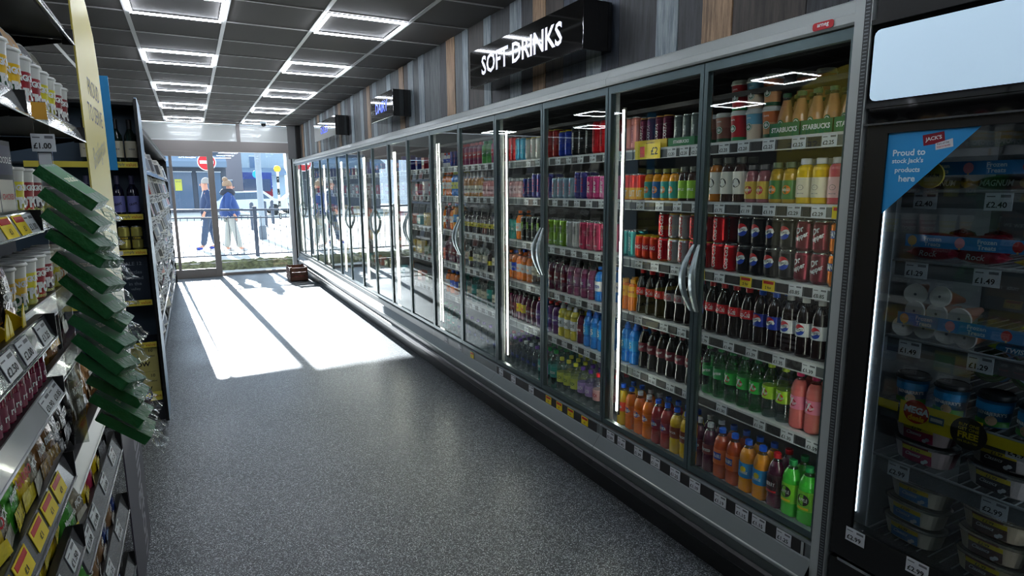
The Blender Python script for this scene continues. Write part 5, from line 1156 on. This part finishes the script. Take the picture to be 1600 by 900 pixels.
# ------------------------------------------------------------------ far gondola towards the entrance
G2 = thing('shelving_gondola', 'long dark shelving run of magazines and cards between end display and entrance', 'shelving')
b = MB(); b.bx(-.86, -.84, 5.12, 12.0, 0, 2.15, BLACK); b.bx(-.84, -.34, 5.12, 12.0, 0, .10, BLACK)
for k in range(8): b.bx(-.84, -.80, 5.14+k*.97, 5.18+k*.97, 0, 2.17, BLACK)
b.bx(-.84, -.315, 11.98, 12.0, 0, 2.18, BLACK); b.build('frame', G2)
GZ = [2.13, 1.79, 1.56, 1.36, 1.12, .90, .68, .46, .24]
for i, z in enumerate(GZ):
    b = MB(); b.bx(-.84, -.30+(-.02 if i else 0), 5.13, 11.98, z-.012, z, BLACK); b.bx(-.322, -.314, 5.13, 11.98, z-.035, z+.004, LIPG if i else BLACK)
    so = b.build('shelf', G2)
MG = []
for i, (c1, c2, t_) in enumerate((((206, 206, 204), (120, 130, 150), 'NEWS'), ((176, 178, 180), (90, 90, 96), 'CARDS'), ((196, 200, 204), (160, 70, 60), 'STYLE'), ((150, 154, 160), (210, 206, 190), 'HOME'), ((214, 212, 206), (60, 60, 64), 'SPORT'))):
    b = MB(); b.bx(-.075, .075, -.006, .006, 0, .2, pm(c1)); b.quad((-.06, -.0066, .02), (.06, -.0066, .02), (.06, -.0066, .14), (-.06, -.0066, .14), pm(c2)); b.text(t_, (0, -.0068, .17), (1, 0, 0), (0, 0, 1), .026, INK, .12)
    MG.append(b.mesh('magazine'))
random.seed(11)
for i, z in enumerate(GZ[1:]):
    zn = GZ[i]; n_ = 19
    for k in range(n_):
        y = 5.22+k*.36; sc = min(1, (zn-z-.03)/.2)
        o = put('magazine', MG[random.randrange(5)], None, (-.335, y, z+.001), (-.22, 0, PI/2+random.uniform(-.5, .2)))
        o.scale = (1, 1, sc)
        tag(o, f"pale magazine in the far rack, {ORD[i]} shelf from top, {ORD[k]} from camera", 'magazine', 'magazines and cards in the far rack')
        if i in (1, 2, 3, 4, 5) and k < 15:
            c_ = card('£%d.%02d' % (random.randint(1, 4), random.choice((25, 50, 99))), G2, (-.300+random.uniform(-.004, .01), y+.1+random.uniform(-.05, .05), z+.01), PI/2); c_.rotation_euler = (random.uniform(-.1, .5), random.uniform(-.5, .5), PI/2+random.uniform(-.7, .1)); c_.scale = (1.5, 1, 1.5)
# ------------------------------------------------------------------ wooden crate by the door
WD = mat('red brown crate wood', (98, 62, 46), .7, noise=(9, .3))
b = MB(); cx, cy = 1.60, 11.35
for z in (.02, .10, .18):
    b.bx(cx-.15, cx-.14, cy-.25, cy+.25, z, z+.065, WD); b.bx(cx+.14, cx+.15, cy-.25, cy+.25, z, z+.065, WD); b.bx(cx-.15, cx+.15, cy-.25, cy-.24, z, z+.065, WD); b.bx(cx-.15, cx+.15, cy+.24, cy+.25, z, z+.065, WD)
for sx in (-1, 1):
    for sy in (-1, 1): b.bx(cx+sx*.13-.012, cx+sx*.13+.012, cy+sy*.23-.012, cy+sy*.23+.012, 0, .26, WD)
b.bx(cx-.14, cx+.14, cy-.24, cy+.24, .015, .025, WD)
tag(b.build('wooden_crate'), 'red brown slatted wooden crate on the floor by the entrance', 'crate')
for i in range(4):
    b = MB(); b.lathe([(0, 0), (.05, .01), (.062, .05), (.045, .09), (0, .1)], mat('dark red produce', (96, 30, 34), .5), 12); tag(b.build('beetroot', None, (cx-.06+.12*(i % 2), cy-.12+.22*(i//2), .026)), f'dark red root vegetable in the crate, {("nearest left", "nearest right", "far left", "far right")[i]}', 'vegetable', 'root vegetables in the crate')
# ------------------------------------------------------------------ outside
PV = mat('pale paving', (190, 188, 182), .8, noise=(3, .08))
struct(MB().bx(-14, 16, YD+.1, 13.55, -.15, -.01, PV), 'pavement')
struct(MB().bx(-14, 30, 13.62, 60, -.1, .15, PV), 'street')
MOS = mat('mossy verge', (96, 98, 66), .95, noise=(14, .55), bump=(30, .8))
random.seed(5); b = MB(); n = 90
vr = [[(-3+7*k/n, 13.50+j*.05+random.uniform(-.01, .01), -.01+.19*math.sin(j/4*PI/2)+random.uniform(-.015, .02)) for k in range(n+1)] for j in range(5)]
for a, c in zip(vr, vr[1:]): b.add(a+c, [(k, k+1, n+2+k, n+1+k) for k in range(n)], MOS)
tag(b.build('grass_verge'), 'low mossy grass verge along the foot of the railing outside', 'grass', kind='stuff')
RM = mat('grey painted railing', (70, 78, 92), .5, .3)
rl = thing('pedestrian_railing', 'grey metal pedestrian railing outside the glass entrance', 'railing', (0, 14.45, .15))
b = MB(); b.tube([(-2.6, 0, 1.08), (1.98, 0, 1.02)], .022, RM); b.tube([(-2.6, 0, .92), (1.95, 0, .85)], .016, RM); b.tube([(-2.6, 0, .07), (1.98, 0, .05)], .016, RM); b.build('rail', rl)
for x in (-2.6, -.75, 1.23, 1.98): MB().bx(x-.04 if x < 1.9 else x-.02, x+.04 if x < 1.9 else x+.02, -.03, .03, 0, 1.10, RM).build('post', rl)
for k in range(34):
    x = -2.45+k*.131
    if abs(x-1.23) > .05 and x < 1.95: MB().tube([(x, 0, .06), (x, 0, .90)], .007, RM, 6).build('baluster', rl)
# people outside
def skinned(name, joints, bones, parent, m, sub=1):
    """joints {id:(x,y,z,r)}; one continuous skin over the bones"""
    ids = list(joints); me = bpy.data.meshes.new(name); me.from_pydata([joints[i][:3] for i in ids], [(ids.index(a), ids.index(c)) for a, c in bones], [])
    o = bpy.data.objects.new(name, me); COL.objects.link(o); o.parent = parent
    sk = o.modifiers.new('s', 'SKIN'); sk.use_smooth_shade = True
    for i, k in enumerate(ids):
        r = joints[k][3]; me.skin_vertices[0].data[i].radius = (r, joints[k][4] if len(joints[k]) > 4 else r); me.skin_vertices[0].data[i].use_root = (i == 0)
    if sub: q = o.modifiers.new('u', 'SUBSURF'); q.levels = sub; q.render_levels = sub
    me.materials.append(m); return o
SKIN = mat('skin', (206, 150, 126), .6)
def person(x, y, face, coat, trou, hair, label, bun=False, shoe=BLUE, h=1.73, fat=1.15):
    """face=+1 looks towards +x"""
    p = thing('person', label, 'person', (x, y, .15)); k = h/1.73; f = face
    J = {'pel': (0, 0, .95, .14, .12), 'chest': (-.01*f, 0, 1.28, .15, .13), 'neck': (.01*f, 0, 1.46, .055), 'head': (.04*f, 0, 1.585, .085), 'crown': (.03*f, 0, 1.66, .075)}
    B = [('pel', 'chest'), ('chest', 'neck'), ('neck', 'head'), ('head', 'crown')]
    for s_, sw in ((-1, .17), (1, -.12)):
        J['hip%d' % s_] = (0, .09*s_, .90, .085); J['kn%d' % s_] = (sw*.55*f, .09*s_, .50, .058); J['an%d' % s_] = (sw*f, .09*s_, .10, .042); J['toe%d' % s_] = ((sw+.17)*f, .10*s_, .035, .036)
        B += [('pel', 'hip%d' % s_), ('hip%d' % s_, 'kn%d' % s_), ('kn%d' % s_, 'an%d' % s_), ('an%d' % s_, 'toe%d' % s_)]
        J['sh%d' % s_] = (0, .19*s_, 1.40, .06); J['el%d' % s_] = (-.06*f, .25*s_, 1.14, .045); J['wr%d' % s_] = (.08*f, .25*s_, .93, .030); J['pa%d' % s_] = (.11*f, .25*s_, .87, .030)
        B += [('chest', 'sh%d' % s_), ('sh%d' % s_, 'el%d' % s_), ('el%d' % s_, 'wr%d' % s_), ('wr%d' % s_, 'pa%d' % s_)]
        for q, (dx, dz) in enumerate(((-.022, -.075), (-.008, -.085), (.008, -.082), (.022, -.068))):
            J['f%d%d' % (s_, q)] = ((.11+dx)*f, .25*s_, .87-.03, .009); J['g%d%d' % (s_, q)] = ((.125+dx)*f, .245*s_, .87+dz, .008)
            B += [('pa%d' % s_, 'f%d%d' % (s_, q)), ('f%d%d' % (s_, q), 'g%d%d' % (s_, q))]
        J['t%d' % s_] = (.15*f, .235*s_, .85, .009); B.append(('pa%d' % s_, 't%d' % s_))
    J = {a: tuple(v*k for v in c) for a, c in J.items()}
    skinned('body', J, B, p, SKIN)
    g = lambda a, e: J[a][:3]+tuple(r+e for r in J[a][3:])
    C = {'a': (0, 0, .80*k, .19*k, .17*k), 'b': (0, 0, 1.05*k, .185*k, .17*k), 'c': g('chest', .05), 'n': (0, 0, 1.44*k, .085)}
    CB = [('b', 'a'), ('b', 'c'), ('c', 'n')]
    for s_ in ('-1', '1'):
        C['s'+s_] = g('sh'+s_, .035); C['e'+s_] = g('el'+s_, .035); C['w'+s_] = g('wr'+s_, .028); CB += [('c', 's'+s_), ('s'+s_, 'e'+s_), ('e'+s_, 'w'+s_)]
    for q_ in ('a', 'b', 'c'): C[q_] = C[q_][:3]+tuple(r*fat for r in C[q_][3:])
    skinned('coat', C, CB, p, coat)
    T = {'p': (0, 0, .92*k, .155*k, .14*k)}; TB = []
    for s_ in ('-1', '1'):
        T['h'+s_] = g('hip'+s_, .02); T['k'+s_] = g('kn'+s_, .03); T['a'+s_] = g('an'+s_, .03); TB += [('p', 'h'+s_), ('h'+s_, 'k'+s_), ('k'+s_, 'a'+s_)]
    skinned('trousers', T, TB, p, trou)
    for s_ in ('-1', '1'):
        skinned('shoe', {'a': (J['an'+s_][0], J['an'+s_][1], .06, .05), 'b': (J['toe'+s_][0], J['toe'+s_][1], .042, .044)}, [('a', 'b')], p, shoe)
    hz = 1.64*k; hb = MB()
    for cx_, cz, R in (((.01*f)*k, hz+.015, .108),)+(((-.03*f)*k, hz+.13, .06),)*bun:
        for i in range(8):
            a0, a1 = PI*i/16-(.35 if R > .1 else PI/2), 0
        pr_ = [(R*math.cos(-.35+i*(PI/2+.35)/8) if R > .1 else R*math.cos(-PI/2+i*PI/8), R*math.sin(-.35+i*(PI/2+.35)/8) if R > .1 else R*math.sin(-PI/2+i*PI/8)) for i in range(9)]
        hb.lathe([(max(a, 0), cz+z) for a, z in pr_], hair, 16, c=(cx_-.022*f, 0))
    hb.build('hair', p)
    fc = MB(); hx = (.04*f)*k; hd_ = 1.585*k
    fc.lathe([(0, hd_-.022), (.016, hd_-.012), (.008, hd_+.02), (0, hd_+.025)], SKIN, 8, c=(hx+.085*f, 0)); fc.build('nose', p)
    for sy in (-1, 1):
        e = MB(); e.lathe([(0, hd_+.012), (.009, hd_+.022), (0, hd_+.032)], INK, 8, c=(hx+.078*f, .032*sy)); e.build('eye', p)
        e = MB(); e.lathe([(0, hd_-.03), (.016, hd_), (0, hd_+.035)], SKIN, 8, c=(hx, .088*sy)); e.build('ear', p)
    e = MB(); e.bx(hx+.078*f-.006, hx+.078*f+.006, -.022, .022, hd_-.048, hd_-.04, pm((150, 70, 66))); e.build('mouth', p)
    return p
person(.36, 16.6, -1, mat('navy ribbed jacket', (44, 60, 92), .8), mat('slate trousers', (60, 76, 100), .8), mat('grey hair', (150, 146, 140), .8), 'person in navy jacket walking left beyond the railing, seen through the sliding door')
wp = person(.80, 15.7, 1, mat('blue padded coat', (36, 66, 122), .7), mat('light grey trousers', (170, 172, 166), .8), mat('light brown hair', (150, 124, 100), .8), 'person in blue padded coat with hair bun, standing beyond the railing', True, mat('pale shoes', (190, 190, 190), .6), 1.66, 1.45)
hd = MB(); hd.lathe([(.15, 1.34), (.17, 1.40), (.13, 1.47), (.10, 1.49)], mat('dark scarf', (46, 50, 60), .9), 16, c=(-.02, 0)); hd.build('scarf', wp)
# street furniture
def P_(nm, label, cat, fn): o = MB(); fn(o); return tag(o.build(nm), label, cat)
b = thing('no_entry_sign', 'round red no entry road sign on a grey post, seen through the sliding door', 'sign', (.50, 19.6, .15)); 
s_ = MB(); s_.tube([(.08, .03, 0), (.08, .03, 2.45)], .03, STEELL); s_.build('post', b)
s_ = MB(); s_.prism([(.245*math.cos(2*PI*k/32), 0, 2.25+.245*math.sin(2*PI*k/32)) for k in range(32)], (0, .01, 0), WHITE); disc(s_, (0, 2.25), .22, RED, -.002); s_.quad((-.18, -.004, 2.205), (.18, -.004, 2.205), (.18, -.004, 2.295), (-.18, -.004, 2.295), WHITE); s_.build('disc', b)
P_('lamp_post', 'tall pale grey column standing on the paving outside', 'post', lambda o: (o.tube([(1.83, 19.3, .15), (1.83, 19.3, 4.6)], .085, mat('column grey', (140, 150, 158), .5, .2), 12), o.tube([(1.83, 19.3, .15), (1.83, 19.3, .55)], .11, mat('column base', (90, 100, 110), .6), 12)))
b = thing('crossing_beacon', 'crossing beacon with amber globe on a striped pole in the street', 'beacon', (3.9, 32, .15)); s_ = MB()
for k in range(8): s_.lathe([(.06, .3*k), (.06, .3*k+.3)], WHITE if k % 2 else INK, 10)
s_.build('pole', b); MB().lathe([(.0, 2.3), (.12, 2.34), (.18, 2.46), (.12, 2.59), (0, 2.64)], pm((240, 170, 40)), 16).build('globe', b)
b = thing('round_sign', 'small round blue sign on a slim post in the street', 'sign', (2.62, 28.5, .15)); MB().tube([(0, .02, 0), (0, .02, 2.5)], .03, STEELL).build('post', b); s_ = MB(); s_.prism([(.17*math.cos(2*PI*k/24), 0, 2.12+.17*math.sin(2*PI*k/24)) for k in range(24)], (0, .02, 0), pm((30, 150, 220))); s_.build('disc', b)
def car(x, y, c, label):
    o = thing('parked_car', label, 'car', (x, y, .15)); m_ = mat('car paint %d %d %d' % c, c, .3, .2); b = MB()
    pr = [(-2.0, .3), (-2.05, .7), (-1.6, .85), (-1.0, 1.35), (.7, 1.4), (1.3, .95), (1.95, .85), (2.05, .4), (1.9, .28)]
    b.prism([(px, -.8, z) for px, z in pr], (0, 1.6, 0), m_); b.build('body', o)
    for wx in (-1.25, 1.25):
        for wy in (-.82, .62): q = MB(); q.prism([(wx+.32*math.cos(2*PI*k/16), wy, .32+.32*math.sin(2*PI*k/16)) for k in range(16)], (0, .2, 0), INK); q.build('wheel', o)
    q = MB(); q.prism([(px, -.81, z) for px, z in ((-1.35, .9), (-.9, 1.28), (.6, 1.32), (1.05, .95))], (0, .01, 0), mat('car glass', (70, 90, 110), .1)); q.build('window', o)
car(3.0, 38, (200, 206, 212), 'pale silver car parked in the street left of the bus'); car(6.6, 40, (190, 196, 204), 'pale car parked in the street right of the column')
o = thing('bus', 'red and blue bus far down the street', 'bus', (5.5, 60, .15)); b = MB(); b.bx(-1.3, 1.3, 0, 6, .4, 1.5, pm((170, 50, 60))); b.bx(-1.3, 1.3, 0, 6, 1.5, 3.0, pm((60, 80, 150))); b.build('body', o)
b = MB(); b.bx(-1.15, 1.15, -.02, 0, 1.3, 2.4, mat('bus glass', (60, 80, 110), .1)); b.build('windscreen', o)
for wx in (-1.1, .8): q = MB(); q.bx(wx, wx+.3, .6, 1.4, 0, .8, INK); q.build('wheel', o)
def bldg(nm, x0, x1, y0, y1, z1, c, label, wins=(), canopy=None):
    o = thing(nm, label, 'building', (x0, y0, .15)); m_ = mat('render %d %d %d' % c, c, .8); MB().bx(0, x1-x0, 0, y1-y0, 0, z1, m_).build('wall', o)
    for (a, b_, c0, c1) in wins:
        q = MB(); q.bx(a, b_, -.05, 0, c0, c1, mat('shop glass', (86, 108, 132), .12)); q.bx(a-.04, b_+.04, -.06, -.05, c1, c1+.06, WHITE); q.build('window', o)
    if canopy: MB().prism([(0, -1.6, canopy), (0, 0, canopy), (0, 0, canopy+.8), (0, -1.6, canopy+.35)], (x1-x0, 0, 0), mat('canopy grey blue', (110, 128, 146), .6)).build('canopy', o)
    return o
sh = bldg('shop_building', -9, 2.25, 45, 53, 4.1, (84, 90, 100), 'dark grey shop across the street, seen through the sliding door', ((6.4, 7.4, .1, 2.6), (8.0, 9.2, .1, 2.6), (9.5, 10.9, .3, 2.6)), 2.9)
s_ = MB(); s_.bx(8.2, 8.6, -.09, -.06, 1.42, 2.15, mat('pale yellow paper', (222, 218, 90), .6)); s_.text('SALE', (8.4, -.092, 2.0), (1, 0, 0), (0, 0, 1), .1, INKG, .3); no_ = s_.build('paper_notice', sh); no_['label'] = 'yellow paper notice'
bldg('terrace_building', 3.6, 9.5, 72, 80, 8.5, (150, 164, 170), 'pale grey building at the far end of the street', ((.5, 1.6, .3, 2.6), (2.2, 3.4, .3, 2.6), (.5, 1.5, 3.6, 5), (2.4, 3.4, 3.6, 5)), 3.0)
bldg('blue_building', 8.0, 14, 50, 58, 5.2, (120, 150, 190), 'bluish low building at the right of the street', ((.3, 1.4, .4, 2.4), (1.8, 2.6, .4, 2.4)), 2.7)
bldg('brown_building', 2.4, 3.9, 54, 60, 4.4, (134, 130, 134), 'narrow brown building behind the shop corner', ((.2, .7, .4, 2.2),))
for i_, (x_, y_) in enumerate(((1.95, 24), (2.6, 26), (3.1, 28))): P_('bollard', f'grey street bollard outside, {ORD[i_]} from left', 'bollard', lambda o: o.tube([(x_, y_, .15), (x_, y_, 1.12), (x_, y_, 1.16)], [.07, .07, .03], RM, 10))
# trolley stack, far right outside
b = MB()
for k in range(4):
    y_ = 19+.28*k; b.tube([(3.15, y_, .2), (3.15, y_, 1.0), (3.65, y_, 1.08), (3.65, y_, .2), (3.15, y_, .2)], .02, CHROME, 6)
    for j in range(4): b.tube([(3.2+.12*j, y_, .5), (3.2+.12*j, y_, 1.0)], .008, CHROME, 5)
tag(b.build('trolley_rack'), 'row of pale metal trolley hoops outside near the right edge of the entrance', 'rack')
